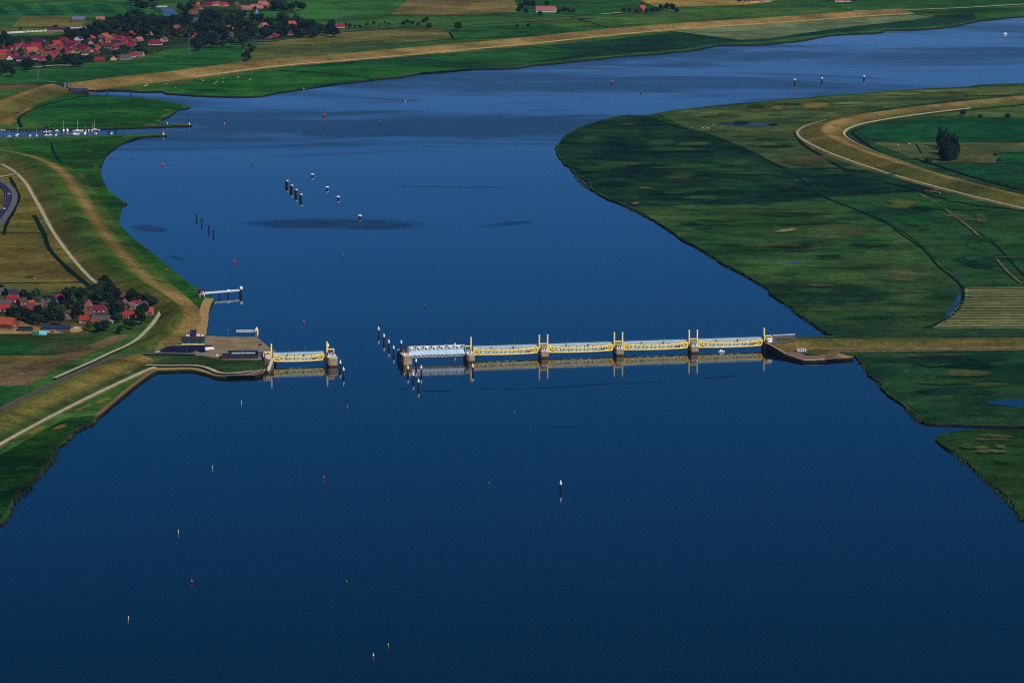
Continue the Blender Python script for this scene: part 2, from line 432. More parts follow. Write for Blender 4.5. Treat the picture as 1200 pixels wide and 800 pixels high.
def dike(name, crest, zc, strips, cols, k=6, z0=1.62, wsc=lambda f: 1.0):
    """embankment: crest is a pixel polyline seen at height zc; strips: (offset, height) across, offset > 0 on the side
    left of travel; cols: two colours per strip point"""
    c = [P(x, y, zc) for x, y in catmull(crest, k)]
    vs, fs, a, b = [], [], [], []; m = len(strips); fr = []
    for i, p in enumerate(c):
        d = c[min(i+1, len(c)-1)]-c[max(i-1, 0)]; d.z = 0; d.normalize(); nn = Vector((-d.y, d.x, 0))*wsc(i/(len(c)-1)); fr.append((p, nn))
        for (t, h), (ca, cb) in zip(strips, cols(i/(len(c)-1)) if callable(cols) else cols):
            vs.append((p.x+nn.x*t, p.y+nn.y*t, z0-.3+h if h <= 0 else z0+h)); a.append(soil(ca)); b.append(soil(cb))
    for i in range(len(c)-1):
        for j in range(m-1):
            q = (i*m+j, i*m+j+1, (i+1)*m+j+1, (i+1)*m+j); fs.append(q[::-1] if strips[0][0] < strips[-1][0] else q)
    for i, e in ((0, -1), (len(c)-1, 1)):          # rounded-off ends: the crest ramps down to the ground
        d = c[min(i+1, len(c)-1)]-c[max(i-1, 0)]; d.z = 0; d.normalize(); base = i*m; o0 = len(vs)
        for j in range(m):
            x, y, z = vs[base+j]; r = (z-z0)*1.8+1
            vs.append((x+d.x*e*r, y+d.y*e*r, z0-.4)); a.append(a[base+j]); b.append(b[base+j])
        for j in range(m-1):
            q = (base+j, base+j+1, o0+j+1, o0+j); up = (strips[0][0] < strips[-1][0]) == (e < 0)
            fs.append(q if up else q[::-1])
    me = bpy.data.meshes.new(name); me.from_pydata(vs, [], fs); me.update(); me.materials.append(G_LAND)
    attr(me, 'ca', a); attr(me, 'cb', b)
    o = bpy.data.objects.new(name, me); C.objects.link(o); struct(o)
    def h_at(t):
        for (t0, h0), (t1, h1) in zip(strips, strips[1:]):
            lo, hi = min(t0, t1), max(t0, t1)
            if lo <= t <= hi: return h0+(h1-h0)*(t-t0)/(t1-t0)
        return 0
    def path(pname, t, width, mat, i0=0, i1=None, lift=.18):
        vs, fs = [], []
        for p, nn in fr[i0:i1]:
            for tt in (t+width/2, t-width/2):
                vs.append((p.x+nn.x*tt, p.y+nn.y*tt, z0+max(h_at(tt), 0)+lift))
        for i in range(len(vs)//2-1): fs.append((2*i+1, 2*i+3, 2*i+2, 2*i))
        me = bpy.data.meshes.new(pname); me.from_pydata(vs, [], fs); me.update(); me.materials.append(mat)
        oo = bpy.data.objects.new(pname, me); C.objects.link(oo); return struct(oo)
    return o, path, fr

# ------------------------------------------------------------------ water
me = bpy.data.meshes.new('river_water')
me.from_pydata([(-9000, 300, 0), (9000, 300, 0), (40000, 60000, 0), (-40000, 60000, 0)], [], [(0, 1, 2, 3)]); me.materials.append(M_WATER)
o = bpy.data.objects.new('river_water', me); C.objects.link(o); struct(o)

HAZE_D = 0.9e-5
hz = MB().box((0, 7500, 352), (26000, 16000, 710)).build('haze', newmat('haze_air')[0]); hz['kind'] = 'stuff'
n_ = hz.data.materials[0].node_tree
for x in list(n_.nodes):
    if x.type == 'BSDF_PRINCIPLED': n_.nodes.remove(x)
pv = n_.nodes.new('ShaderNodeVolumePrincipled'); pv.inputs['Density'].default_value = HAZE_D; pv.inputs['Color'].default_value = (.35, .62, 1, 1); pv.inputs['Anisotropy'].default_value = .2
n_.links.new(pv.outputs[0], [x for x in n_.nodes if x.type == 'OUTPUT_MATERIAL'][0].inputs['Volume'])

# ------------------------------------------------------------------ land outlines (photo outlines set down on the ground)
ZL = 1.6
sh = []
sh += straight([(-900, 900), (-260, 760), (-90, 660)], ZL)
sh += shore([(-90, 660), (-30, 628), (0, 611), (10, 598), (15, 586), (30, 571), (44, 556), (53, 544), (60, 538), (62, 527), (78, 516), (85, 505), (99, 498), (110, 491), (114, 488)], ZL, 6.0, 4, .045, 3)
sh += shore([(116, 487), (130, 475), (150, 458), (166, 445.5), (177, 438), (185, 434.5)], ZL, .4)
sh += shore([(186, 434), (200, 434), (224, 433.5), (240, 437), (252, 440.5), (267, 440.8)], ZL, .4)
sh += straight([(267.5, 440.5), (299, 440), (307, 438), (318, 431)], ZL)
sh += straight([(322, 420), (317, 408), (309, 402), (302, 395.5), (262, 395), (245, 394.6)], ZL)
sh += shore([(240, 393), (242.5, 380), (243.5, 368), (246, 358), (250, 351.5), (247, 347.5), (239, 342.5), (231, 337), (220, 330), (205, 318), (190, 305.5), (175, 293), (160, 282), (150, 273), (143, 265), (139.5, 258), (140, 250), (142, 242), (148, 238), (142, 234), (130, 225), (122, 215), (118, 205), (118, 195), (122, 185), (128, 177), (138, 170), (148, 165.5), (160, 161), (172, 159.3), (186, 158.6), (195, 158.3)], ZL, 1.2)
sh += shore([(194, 157.8), (184, 156.9), (165, 157.4), (135, 158), (60, 160.3), (0, 161), (-80, 162)], ZL, .8)
sh += shore([(-80, 152.3), (0, 151.5), (60, 151), (120, 150.4), (150, 149.2), (185, 148), (205, 147.2), (224, 146.9), (222, 146.2), (203, 145.6), (192, 143.6), (187.5, 141.5), (192, 138), (198, 135.5), (206, 130), (202, 129), (210, 127.5), (222, 125.2), (214, 121.5), (200, 120), (186, 116.8), (174, 115.6), (165, 115), (120, 112.3), (104, 111.2), (92, 110)], ZL, 1.0, 8)
sh += shore([(86, 106.4), (100, 105), (112, 104.6), (135, 105.4), (150, 106), (170, 107), (190, 107), (193, 109), (210, 110), (240, 111.8), (262, 112.5), (300, 112.6), (330, 107.6), (370, 101), (410, 96), (440, 92.3), (470, 89.6), (490, 86.2), (512, 83.6), (550, 80.6), (600, 79.3), (630, 75.5), (660, 72.5), (725, 66), (795, 60), (835, 54), (842, 52.4), (875, 52), (900, 51), (937, 47.5), (975, 41), (1030, 37.5), (1037, 35), (1080, 34), (1112, 31), (1132, 27.5), (1145, 24.5), (1175, 21), (1200, 18.6), (1300, 10), (1420, 2)], ZL, 5.0, 9, .02)
sh += straight([(2600, -60), (4200, -300), (-4200, -300), (-2500, 200)], ZL)
ground_sheet('land', sh, (36, 80, 40), (50, 84, 42), skirt=(2.6, 1.6))

rb = shore([(1500, 83), (1300, 93), (1200, 97.3), (1150, 99.3), (1126, 102.2), (1060, 105), (1010, 109), (960, 112.6), (948, 114), (900, 118), (875, 120.5), (850, 122.5), (800, 128), (770, 132.4), (756, 135.2), (735, 134.7), (715, 138), (690, 145), (672, 152), (660, 161), (653, 171), (653, 180), (660, 190), (668, 196), (675, 204), (689, 212), (693, 221), (712, 232), (735, 241), (760, 254), (785, 268), (800, 281), (815, 287), (830, 295), (838, 302), (850, 310), (880, 325), (898, 336), (905, 345), (920, 355), (940, 370), (955, 380), (968, 389), (977, 393)], ZL, 2.6, 5)
rb += straight([(960, 393.6), (932, 394.8), (907, 396.5), (898, 400), (897, 409), (918, 417), (941, 423.3), (967, 422.6), (969, 421), (1000, 419.5)], ZL)
rb += shore([(1001, 414), (1006, 420), (1015, 430), (1018, 438), (1032, 447), (1034, 455), (1050, 467), (1065, 479), (1080, 491), (1088, 495), (1130, 497), (1200, 498.5), (1300, 501), (1420, 505)], ZL, 2.2, 4)
rb += straight([(3200, 560), (3400, 60)], ZL)
SOIL[0] = (1.0, 1.12, .86)
ground_sheet('marsh_land', rb, (22, 50, 34), (46, 66, 36), skirt=(2.6, 1.2))
rc = shore([(1420, 509), (1300, 505), (1200, 502.6), (1165, 502.6), (1130, 504), (1112, 507.5), (1098, 511.5), (1103, 520), (1120, 530), (1140, 545), (1150, 556), (1162, 567), (1180, 580), (1190, 592), (1193, 602), (1200, 608), (1230, 640), (1300, 700), (1420, 820)], ZL, 3.0, 4)
rc += straight([(3000, 1500), (3200, 600)], ZL)
ground_sheet('lower_marsh_land', rc, (16, 42, 20), (34, 58, 28), skirt=(2.6, 1.2))

# still water lying in the meadows
def pool(pts, z=ZL+.55, name='pond_water'):
    w_ = shore(pts+pts[:1], z, 1.0, 6)
    ground_sheet(name, w_[:-1], (0, 0, 0), z=z, mat=M_WATER)
pool([(1152, 472), (1172, 468.6), (1200, 467.6), (1290, 468), (1300, 478), (1200, 477.6), (1188, 476)])
pool([(849, 146), (855, 144.6), (880, 144.3), (912, 145.6), (908, 147.4), (860, 147.6)])
pool([(924, 307.5), (930, 306), (937, 306.8), (934, 308.6), (926, 308.8)])
pool([(897, 146.4), (911, 145), (911.5, 146.6), (905, 147.4)])
pool([(1120, 352), (1123, 344), (1125, 344), (1125, 352), (1114, 367), (1108, 371), (1109, 368)])
pool([(191, 18.5), (206, 18.5), (206, 14.5), (203, 9.5), (192, 8), (174, 5.4), (176, 7), (189, 11)], name='canal_water')

SOIL[0] = (1.2, 1.02, .72)
# ------------------------------------------------------------------ fields: far and north shore
F = field
F('field', [(0, 19), (-200, 22), (-200, 3), (0, 2), (150, 2), (180, 10), (182, 18), (130, 19), (70, 19.5)], (30, 78, 46), (40, 92, 48), 1)
for k in range(7):
    x = -20+k*32
    F('field_stripe', [(x, 5), (x+15, 4.6), (x+34, 18), (x+16, 18.4)], (20, 66, 48), (24, 74, 44), 2)
F('stubble_field', [(26, 19.6), (102, 19.4), (96, 31), (46, 31.5), (15, 31.5)], (92, 92, 58), (80, 84, 50), 2)
F('field', [(-200, 33), (74, 33), (62, 40), (-200, 44)], (66, 84, 50), (84, 90, 56), 2)
F('field', [(-300, 101), (-60, 92), (0, 88), (40, 84), (70, 77.5), (130, 75), (185, 70), (205, 60), (286, 53), (286, 60), (281, 73), (240, 77.5), (180, 86), (110, 97), (82, 100), (0, 100)], (20, 72, 40), (34, 84, 42), 2)
F('field', [(196, 48), (230, 50), (232, 54), (200, 59), (170, 59)], (32, 84, 44), (40, 88, 44), 3)
F('field', [(286, 56), (300, 52), (330, 47.5), (400, 38.5), (440, 35.5), (500, 33.6), (520, 34), (527, 38), (531, 45), (480, 50), (400, 60.5), (300, 73.5), (284, 72)], (56, 78, 50), (70, 84, 50), 2)
F('stubble_field', [(306, 52), (330, 47.5), (400, 38.5), (440, 35.5), (500, 33.6), (518, 35), (530, 42), (470, 46), (400, 50), (330, 53.5)], (90, 92, 52), (78, 86, 50), 3)
F('stubble_field', [(458, 17.4), (465, 10), (474, 4), (480, -6), (600, -8), (608, 14), (560, 17.5)], (84, 84, 56), (98, 94, 62), 2)
F('field', [(320, -8), (480, -6), (465, 9), (458, 17), (420, 21), (355, 25), (350, 12)], (40, 88, 44), (50, 96, 48), 2)
F('field', [(420, 22), (600, 18.5), (625, 21), (560, 31), (440, 33.5), (410, 36)], (52, 92, 42), (40, 84, 42), 3)
F('field', [(530, 33), (640, 27), (722, 30), (762, 33), (720, 36), (640, 42.5), (536, 46)], (22, 66, 36), (34, 78, 38), 2)
F('field', [(618, 24.5), (668, 20.4), (702, 30), (660, 31.6)], (62, 96, 34), (54, 88, 36), 3)
F('field', [(666, 20.4), (720, 17), (790, 12), (900, 8), (1100, 4), (1100, 8), (1000, 12.6), (880, 19.4), (800, 25), (716, 31), (702, 30)], (46, 84, 42), (60, 92, 46), 3)
F('wheat_field', [(740, -4), (930, -6), (905, 2), (875, 6), (770, 9)], (132, 116, 70), (110, 104, 62), 3)
F('field', [(600, -8), (740, -5), (770, 9), (700, 16), (612, 20)], (28, 74, 42), (36, 82, 44), 2)
F('field', [(900, 3), (1200, -6), (1400, -12), (1400, -4), (1200, 4), (1060, 9.5), (1000, 12)], (28, 70, 38), (36, 78, 40), 4)
# foreland between the far dike and the river
F('foreland', [(196, 99), (300, 85), (420, 72), (500, 66), (640, 54), (640, 70), (600, 78), (560, 80), (480, 86.5), (440, 91), (330, 107), (300, 111.6), (230, 110), (192, 107)], (22, 78, 32), (34, 84, 36), 2)
F('foreland', [(318, 80), (420, 69), (500, 63), (580, 74), (640, 71.6), (600, 78.5), (545, 80), (450, 76)], (16, 58, 42), (22, 66, 42), 3)
F('foreland', [(500, 66), (640, 53.5), (720, 46), (800, 37), (900, 30), (1000, 22), (1080, 18.6), (1140, 16.5), (1145, 23), (1112, 30), (1036, 33.6), (975, 39), (900, 48), (835, 52), (795, 58), (725, 64), (640, 72), (585, 74)], (14, 48, 42), (22, 58, 44), 2)
F('foreland', [(470, 67), (640, 54), (690, 62.5), (600, 77)], (26, 74, 42), (36, 82, 44), 3)
F('mown_foreland', [(788, 36.6), (870, 29.6), (1000, 20.8), (1090, 17.4), (1098, 20), (1040, 27), (1000, 31), (940, 39.4), (900, 45.4), (868, 47)], (90, 110, 88), (80, 102, 80), 3)
F('foreland', [(1140, 16), (1200, 12), (1400, 2), (1400, 0), (1300, 5.5), (1160, 10), (1060, 14.5), (1060, 17)], (18, 58, 36), (28, 68, 38), 3)
# marina island and the meadow beside it
F('meadow', [(58, 148.6), (47, 146), (40, 141), (22, 138), (30, 126), (50, 119), (80, 113), (104, 112.2), (170, 116.4), (186, 118), (214, 122.5), (214, 126.4), (200, 129), (190, 135), (184, 141.4), (188, 146.4), (150, 148.2)], (20, 70, 32), (32, 80, 34), 2)
F('bare_field', [(-200, 98.6), (0, 98.6), (44, 98.8), (42, 103), (0, 104.6), (-200, 108)], (98, 82, 66), (84, 74, 58), 3)
F('foreland', [(8, 163), (130, 160), (165, 159.8), (140, 168), (124, 181), (116, 200), (128, 226), (145, 238), (138, 250), (138, 262), (170, 292), (220, 332), (244, 352), (238, 392), (205, 400), (190, 350), (160, 320), (120, 275), (88, 225), (60, 195), (20, 180)], (24, 68, 28), (36, 78, 30), 2)
# land side of the west dike
F('olive_meadow', [(-200, 190), (20, 190), (40, 215), (62, 262), (96, 312), (118, 332), (100, 331), (80, 318), (62, 297), (44, 272), (-200, 275)], (76, 84, 42), (94, 92, 44), 2)
F('olive_meadow', [(-200, 273.6), (43, 273), (60, 297), (80, 320), (98, 331), (60, 330.6), (-200, 332)], (98, 90, 50), (78, 82, 44), 3)
F('olive_meadow', [(-200, 332.6), (60, 331.4), (104, 332), (100, 344), (-200, 350)], (84, 86, 46), (70, 78, 42), 4)
F('village_ground', [(-200, 341), (60, 343), (100, 338), (150, 338), (184, 352), (184, 372), (165, 388), (146, 392), (-200, 393)], (32, 52, 34), (70, 70, 46), 5)
F('village_lawn', [(106, 383), (150, 374), (180, 372), (165, 386), (140, 393), (108, 393)], (34, 66, 30), (42, 70, 34), 6)
F('village_yard', [(14, 376), (24, 376.4), (40, 383), (70, 388), (72, 391), (37, 391.4), (-60, 391.4), (-60, 385)], (150, 132, 104), (120, 104, 80), 7)
F('village_yard', [(80, 386), (88, 382.4), (94, 383), (98, 387.6), (92, 389.6), (84, 390)], (150, 130, 104), (140, 120, 96), 7)
F('ploughed_field', [(-200, 428), (0, 428), (60, 417), (86, 411), (140, 392), (152, 391.6), (144, 399), (110, 412), (70, 428), (38, 450), (32, 452), (-200, 456)], (76, 70, 58), (86, 78, 62), 3)
F('field', [(-200, 392.6), (60, 392), (100, 394), (130, 393), (86, 411), (60, 417), (-200, 420)], (30, 62, 36), (48, 62, 40), 2)
F('field', [(-200, 398), (34, 399), (50, 402), (28, 415), (-200, 419)], (20, 66, 34), (28, 72, 36), 4)
F('dry_strip', [(-200, 418.6), (28, 417), (62, 417), (72, 419.4), (60, 423.6), (-200, 428)], (96, 88, 48), (82, 82, 44), 5)
F('field', [(-200, 455), (34, 451.6), (42, 454), (0, 484), (-200, 560)], (20, 66, 36), (30, 74, 38), 4)
F('village_ground', [(-200, 46), (60, 42), (100, 38), (118, 20), (206, 18), (240, 0), (330, -6), (350, 20), (400, 36), (330, 47), (240, 52), (210, 52), (185, 62), (120, 72), (20, 78), (-200, 92)], (18, 40, 32), (36, 56, 38), 1)
F('meadow', [(262, 17), (320, 13), (345, 17), (342, 22), (270, 21)], (36, 88, 42), (44, 92, 44), 4)
# reed marsh at the near end of the west shore
F('reed_marsh', [(-300, 700), (-300, 640), (-60, 560), (0, 533), (32, 515), (58, 500), (80, 489), (108, 487), (112, 490), (98, 497), (84, 504), (77, 515), (61, 526), (59, 537), (43, 555), (28, 570), (13, 585), (9, 597), (-1, 610), (-90, 658)], (10, 40, 16), (24, 60, 24), 3)

SOIL[0] = (1.0, 1.12, .86)          # the salt marsh is cooler and darker than the mown land
# ------------------------------------------------------------------ fields: east marsh
F('peninsula_marsh', [(657, 165), (675, 152), (692, 145.6), (716, 138.8), (735, 135.6), (754, 136.4), (772, 141), (830, 158), (862, 170), (892, 184), (932, 206), (966, 231), (900, 238), (800, 240), (738, 240), (714, 231), (695, 220), (691, 211), (677, 203), (669, 195), (661, 189), (655, 180), (655, 171)], (10, 33, 31), (26, 52, 35), 2)
F('marsh_meadow', [(968, 231), (1100, 223), (1200, 246), (1400, 280), (1400, 336), (1128, 336), (1120, 322), (1100, 306), (1066, 272), (1035, 258), (1000, 244)], (22, 56, 36), (38, 66, 36), 2)
F('mown_meadow', [(1093, 384.6), (1110, 372), (1127, 354), (1131, 336.6), (1200, 336), (1400, 337), (1400, 385), (1200, 384.6)], (104, 104, 72), (88, 94, 62), 3)
F('marsh_meadow', [(960, 386), (1000, 384), (1093, 386), (1200, 386.4), (1400, 387), (1400, 395), (1200, 394.5), (985, 393.8)], (26, 50, 38), (40, 60, 40), 3)
F('marsh_meadow', [(1003, 413), (1200, 409.4), (1400, 407), (1400, 500), (1200, 497), (1130, 495), (1092, 493.4), (1070, 479), (1052, 465), (1036, 453), (1034, 446), (1020, 437), (1017, 429)], (16, 48, 34), (34, 60, 38), 2)
F('polder_field', [(1004, 152), (1030, 146), (1096, 137.6), (1200, 138.4), (1400, 139), (1400, 168), (1200, 166), (1040, 166), (1012, 161)], (14, 60, 38), (22, 66, 40), 2)
F('polder_field', [(1088, 136.4), (1110, 131.6), (1200, 124.6), (1400, 112), (1400, 138), (1200, 137.6)], (74, 84, 42), (60, 80, 40), 3)
F('grazed_field', [(1022, 166.6), (1200, 167), (1400, 168), (1400, 178), (1172, 178.6), (1166, 191), (1092, 190.6), (1064, 184)], (78, 76, 50), (62, 72, 46), 3)
F('polder_field', [(1172, 179), (1400, 178.6), (1400, 191), (1168, 191)], (16, 62, 36), (24, 68, 38), 4)
F('polder_field', [(1094, 191.4), (1200, 191.6), (1400, 192), (1400, 250), (1200, 221), (1140, 207)], (18, 52, 36), (28, 64, 38), 3)

F('marsh_meadow', [(772, 134), (800, 129.6), (900, 119.6), (960, 114.6), (1060, 107), (1200, 100), (1300, 96), (1300, 102), (1200, 109), (1060, 124), (985, 136), (938, 146), (932, 158), (960, 184), (1000, 206), (966, 229), (932, 204), (892, 182), (862, 168), (830, 156), (800, 148)], (48, 66, 40), (72, 80, 46), 2)
F('marsh_meadow', [(742, 243), (800, 241.6), (900, 240.4), (966, 233), (1000, 246), (1066, 276), (1100, 308), (1112, 322), (960, 330), (880, 324), (838, 301), (800, 279), (760, 253)], (30, 62, 36), (52, 72, 38), 1)
F('peninsula_marsh', [(894, 186), (925, 197), (985, 196), (1062, 207), (1104, 219.6), (1090, 223), (1030, 227.4), (968, 229.6), (934, 206.6)], (11, 34, 32), (26, 52, 35), 4)
pt = Patches(); rnd = random.Random(11)
def streaks(poly, n, cols, rx=(30, 110), ry=(1.5, 6), tilt=0., seed=0):
    """loose growth of different plants: long soft drifts inside an outline"""
    r_ = random.Random(seed)
    xs = [p[0] for p in poly]; ys = [p[1] for p in poly]; k = 0; tries = 0
    while k < n and tries < n*40:
        tries += 1
        x, y = r_.uniform(min(xs), max(xs)), r_.uniform(min(ys), max(ys)); a, b = r_.uniform(*rx), r_.uniform(*ry)
        def ins(x, y):
            c = False
            for i in range(len(poly)):
                (x1, y1), (x2, y2) = poly[i-1], poly[i]
                if (y1 > y) != (y2 > y) and x < (x2-x1)*(y-y1)/(y2-y1)+x1: c = not c
            return c
        if not all(ins(x+u*a, y+v*b) for u, v in ((-1, 0), (1, 0), (0, 1), (0, -1), (0, 0))): continue
        ca, cb = r_.choice(cols); pt.oval(x, y, a, b, ca, cb, tilt); k += 1
DK = ((10, 30, 34), (16, 42, 38)); DK2 = ((14, 40, 36), (22, 54, 38)); MG = ((30, 64, 36), (44, 72, 38)); OL = ((66, 76, 44), (82, 82, 50)); BR = ((66, 68, 44), (56, 66, 40)); VG = ((24, 74, 36), (36, 82, 38))
PEN = [(657, 165), (692, 146), (735, 136), (772, 142), (862, 170), (932, 206), (960, 230), (740, 240), (695, 219), (661, 189)]
streaks(PEN, 34, [DK, DK, DK2, MG, MG, OL, VG], (14, 70), (1.5, 5.5), 0, 3)
LOW = [(745, 243), (1000, 246), (1066, 275), (1105, 318), (1120, 340), (1105, 366), (1075, 384), (975, 386), (905, 338), (835, 297), (800, 277)]
streaks(LOW, 46, [DK, DK2, DK2, MG, MG, OL, VG, BR], (16, 80), (1.5, 6), 0, 5)
UPP = [(760, 136), (900, 119), (1000, 111), (1060, 108), (1010, 125), (945, 140), (930, 155), (960, 180), (1060, 215), (975, 228), (905, 188), (830, 156)]
streaks(UPP, 26, [OL, OL, MG, BR, MG, DK2], (10, 46), (1.2, 4.5), 0, 8)
streaks([(985, 236), (1100, 226), (1195, 250), (1195, 332), (1135, 332), (1070, 270)], 16, [MG, DK2, OL, VG], (10, 40), (2, 8), .12, 9)
streaks([(1012, 416), (1195, 412), (1195, 464), (1145, 472), (1110, 492), (1070, 478), (1035, 446)], 16, [DK, DK2, OL, MG], (20, 60), (2, 7), 0, 12)
streaks([(1105, 513), (1195, 505), (1195, 595), (1150, 552)], 10, [DK2, OL, MG], (10, 30), (2, 6), 0.05, 13)
for cx, cy, rx, ry, ca, cb in [(955, 126, 26, 6, (128, 112, 54), (104, 98, 50)), (1000, 122.5, 30, 2.5, (140, 124, 62), (110, 104, 56)), (912, 128, 10, 5, (122, 108, 52), (104, 98, 50)),
        (1110, 108.5, 46, 1.6, (128, 118, 74), (104, 100, 60)), (1160, 112, 40, 1.5, (132, 122, 84), (104, 100, 60)), (1060, 112, 30, 1.4, (110, 104, 58), (88, 90, 50)),
        (1060, 325, 44, 8, (96, 92, 62), (70, 76, 52)), (1000, 347, 60, 14, (14, 42, 36), (20, 50, 38)), (960, 336, 22, 3, (86, 80, 52), (70, 70, 46)),
        (1056, 240, 26, 9, (86, 88, 46), (68, 80, 42)), (945, 189, 44, 8, (92, 80, 52), (76, 76, 46)), (984, 213, 60, 9, (12, 38, 38), (18, 46, 40)), (1060, 203, 40, 5, (14, 40, 38), (22, 50, 38)),
        (880, 205, 44, 3, (60, 78, 44), (46, 66, 42)), (800, 198, 50, 3.5, (52, 72, 40), (40, 62, 38)), (790, 177, 46, 3, (44, 66, 38), (58, 74, 42)), (735, 148, 14, 2.2, (70, 78, 44), (50, 64, 40)),
        (722, 217, 30, 5.5, (12, 28, 36), (16, 36, 38)), (700, 200, 34, 6, (26, 64, 36), (36, 70, 38)), (1130, 440, 40, 6, (84, 84, 54), (66, 74, 48)), (1090, 424, 70, 7, (12, 36, 34), (18, 46, 36)),
        (755, 222.5, 14, 1.6, (118, 106, 66), (84, 86, 50)), (860, 258, 60, 5, (54, 74, 38), (70, 80, 44)), (940, 262, 90, 5, (40, 66, 36), (58, 74, 40))]:
    pt.oval(cx, cy, rx, ry, ca, cb)
pt.blob([(903, 274), (912, 271), (930, 268.6), (936, 270), (932, 273.4), (918, 275)], (176, 146, 118), (150, 126, 98))
pt.blob([(736, 241), (742, 239), (752, 238.4), (752, 240.4), (742, 242.4)], (150, 120, 90), (120, 100, 76))
pt.build('marsh_growth'); SOIL[0] = (1.2, 1.02, .72)
pt = Patches()
for cx, cy, rx, ry, ca, cb, tl in [(20, 128, 26, 14, (122, 106, 62), (98, 92, 54), -.2), (8, 142, 14, 9, (128, 108, 62), (104, 94, 56), 0), (50, 113, 26, 4, (112, 104, 60), (96, 94, 56), -.2),
        (140, 131, 34, 1.3, (88, 108, 54), (60, 92, 44), 0), (196, 129.3, 10, .9, (132, 128, 76), (100, 108, 60), 0), (100, 142, 40, 3, (14, 62, 30), (20, 70, 34), 0), (175, 146.6, 14, 1.1, (110, 100, 60), (88, 90, 50), 0),
        (150, 104, 44, 2.2, (92, 92, 52), (74, 84, 46), -.03), (206, 98, 30, 2, (88, 92, 52), (60, 84, 44), -.1), (250, 106, 40, 3, (12, 56, 38), (16, 62, 38), .02), (380, 88, 14, 1.6, (76, 92, 40), (56, 86, 38), 0),
        (50, 183, 24, 6, (30, 74, 26), (44, 80, 30), .3), (100, 190, 20, 7, (40, 76, 34), (52, 82, 36), 0), (92, 206, 9, 4, (96, 94, 44), (76, 84, 40), 0), (104, 178, 6, 1.8, (86, 86, 56), (70, 76, 46), 0),
        (62, 203, 8, 4, (110, 102, 52), (86, 88, 46), .3), (150, 160.5, 12, 1.6, (94, 92, 54), (74, 82, 46), -.1), (112, 196, 4, 6, (84, 88, 44), (66, 80, 40), 0),
        (195, 316, 4, 1.6, (150, 132, 92), (120, 108, 74), .4), (60, 297, 20, 12, (106, 96, 54), (90, 88, 48), .3), (20, 300, 26, 12, (88, 86, 48), (104, 94, 52), 0), (36, 325, 14, 1.6, (96, 80, 60), (80, 72, 50), 0),
        (120, 470, 16, 3.5, (120, 104, 58), (92, 92, 44), -.4), (98, 478, 14, 2.2, (122, 106, 60), (96, 94, 46), -.4), (68, 502, 12, 3, (122, 92, 56), (100, 84, 50), -.3), (40, 506, 20, 3.2, (122, 110, 56), (98, 98, 46), -.4), (30, 516, 14, 2, (90, 96, 46), (60, 80, 36), -.4), (80, 410, 34, 6, (62, 66, 46), (76, 70, 50), -.1),
        (20, 575, 30, 8, (8, 34, 14), (14, 46, 18), -.3), (30, 548, 24, 5, (30, 62, 28), (20, 52, 22), -.3), (60, 520, 16, 4, (26, 58, 26), (16, 48, 22), -.4)]:
    pt.oval(cx, cy, rx, ry, ca, cb, tl)
pt.build('meadow_growth')
# ruffled water where a breeze touches it
rp = Patches()
for cx, cy, rx, ry, tl in [(392, 263, 135, 8, .004), (345, 262, 80, 6.5, .0), (425, 263.6, 90, 6.5, .01), (455, 265, 56, 5, .01), (590, 263, 40, 3, -.09), (420, 156, 84, 9, -.05), (176, 268, 24, 5, .1), (206, 302, 16, 2.4, .3), (660, 500, 26, .8, .02), (520, 219, 90, 1.0, .01)]:
    rp.oval(cx, cy, rx, ry, (0, 0, 0), (0, 0, 0), tl, 0.0, .03, 20)
rp.build('ruffled_water', M_RIPPLE)
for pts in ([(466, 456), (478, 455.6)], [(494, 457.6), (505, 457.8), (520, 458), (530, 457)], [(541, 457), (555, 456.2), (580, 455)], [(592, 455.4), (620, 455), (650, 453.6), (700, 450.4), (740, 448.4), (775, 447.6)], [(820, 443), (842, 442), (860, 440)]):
    wl = line(pts, .06, 5); ribbon('ruffled_water_line', wl, 2.2, .06, M_DITCH, jitter=1.2)

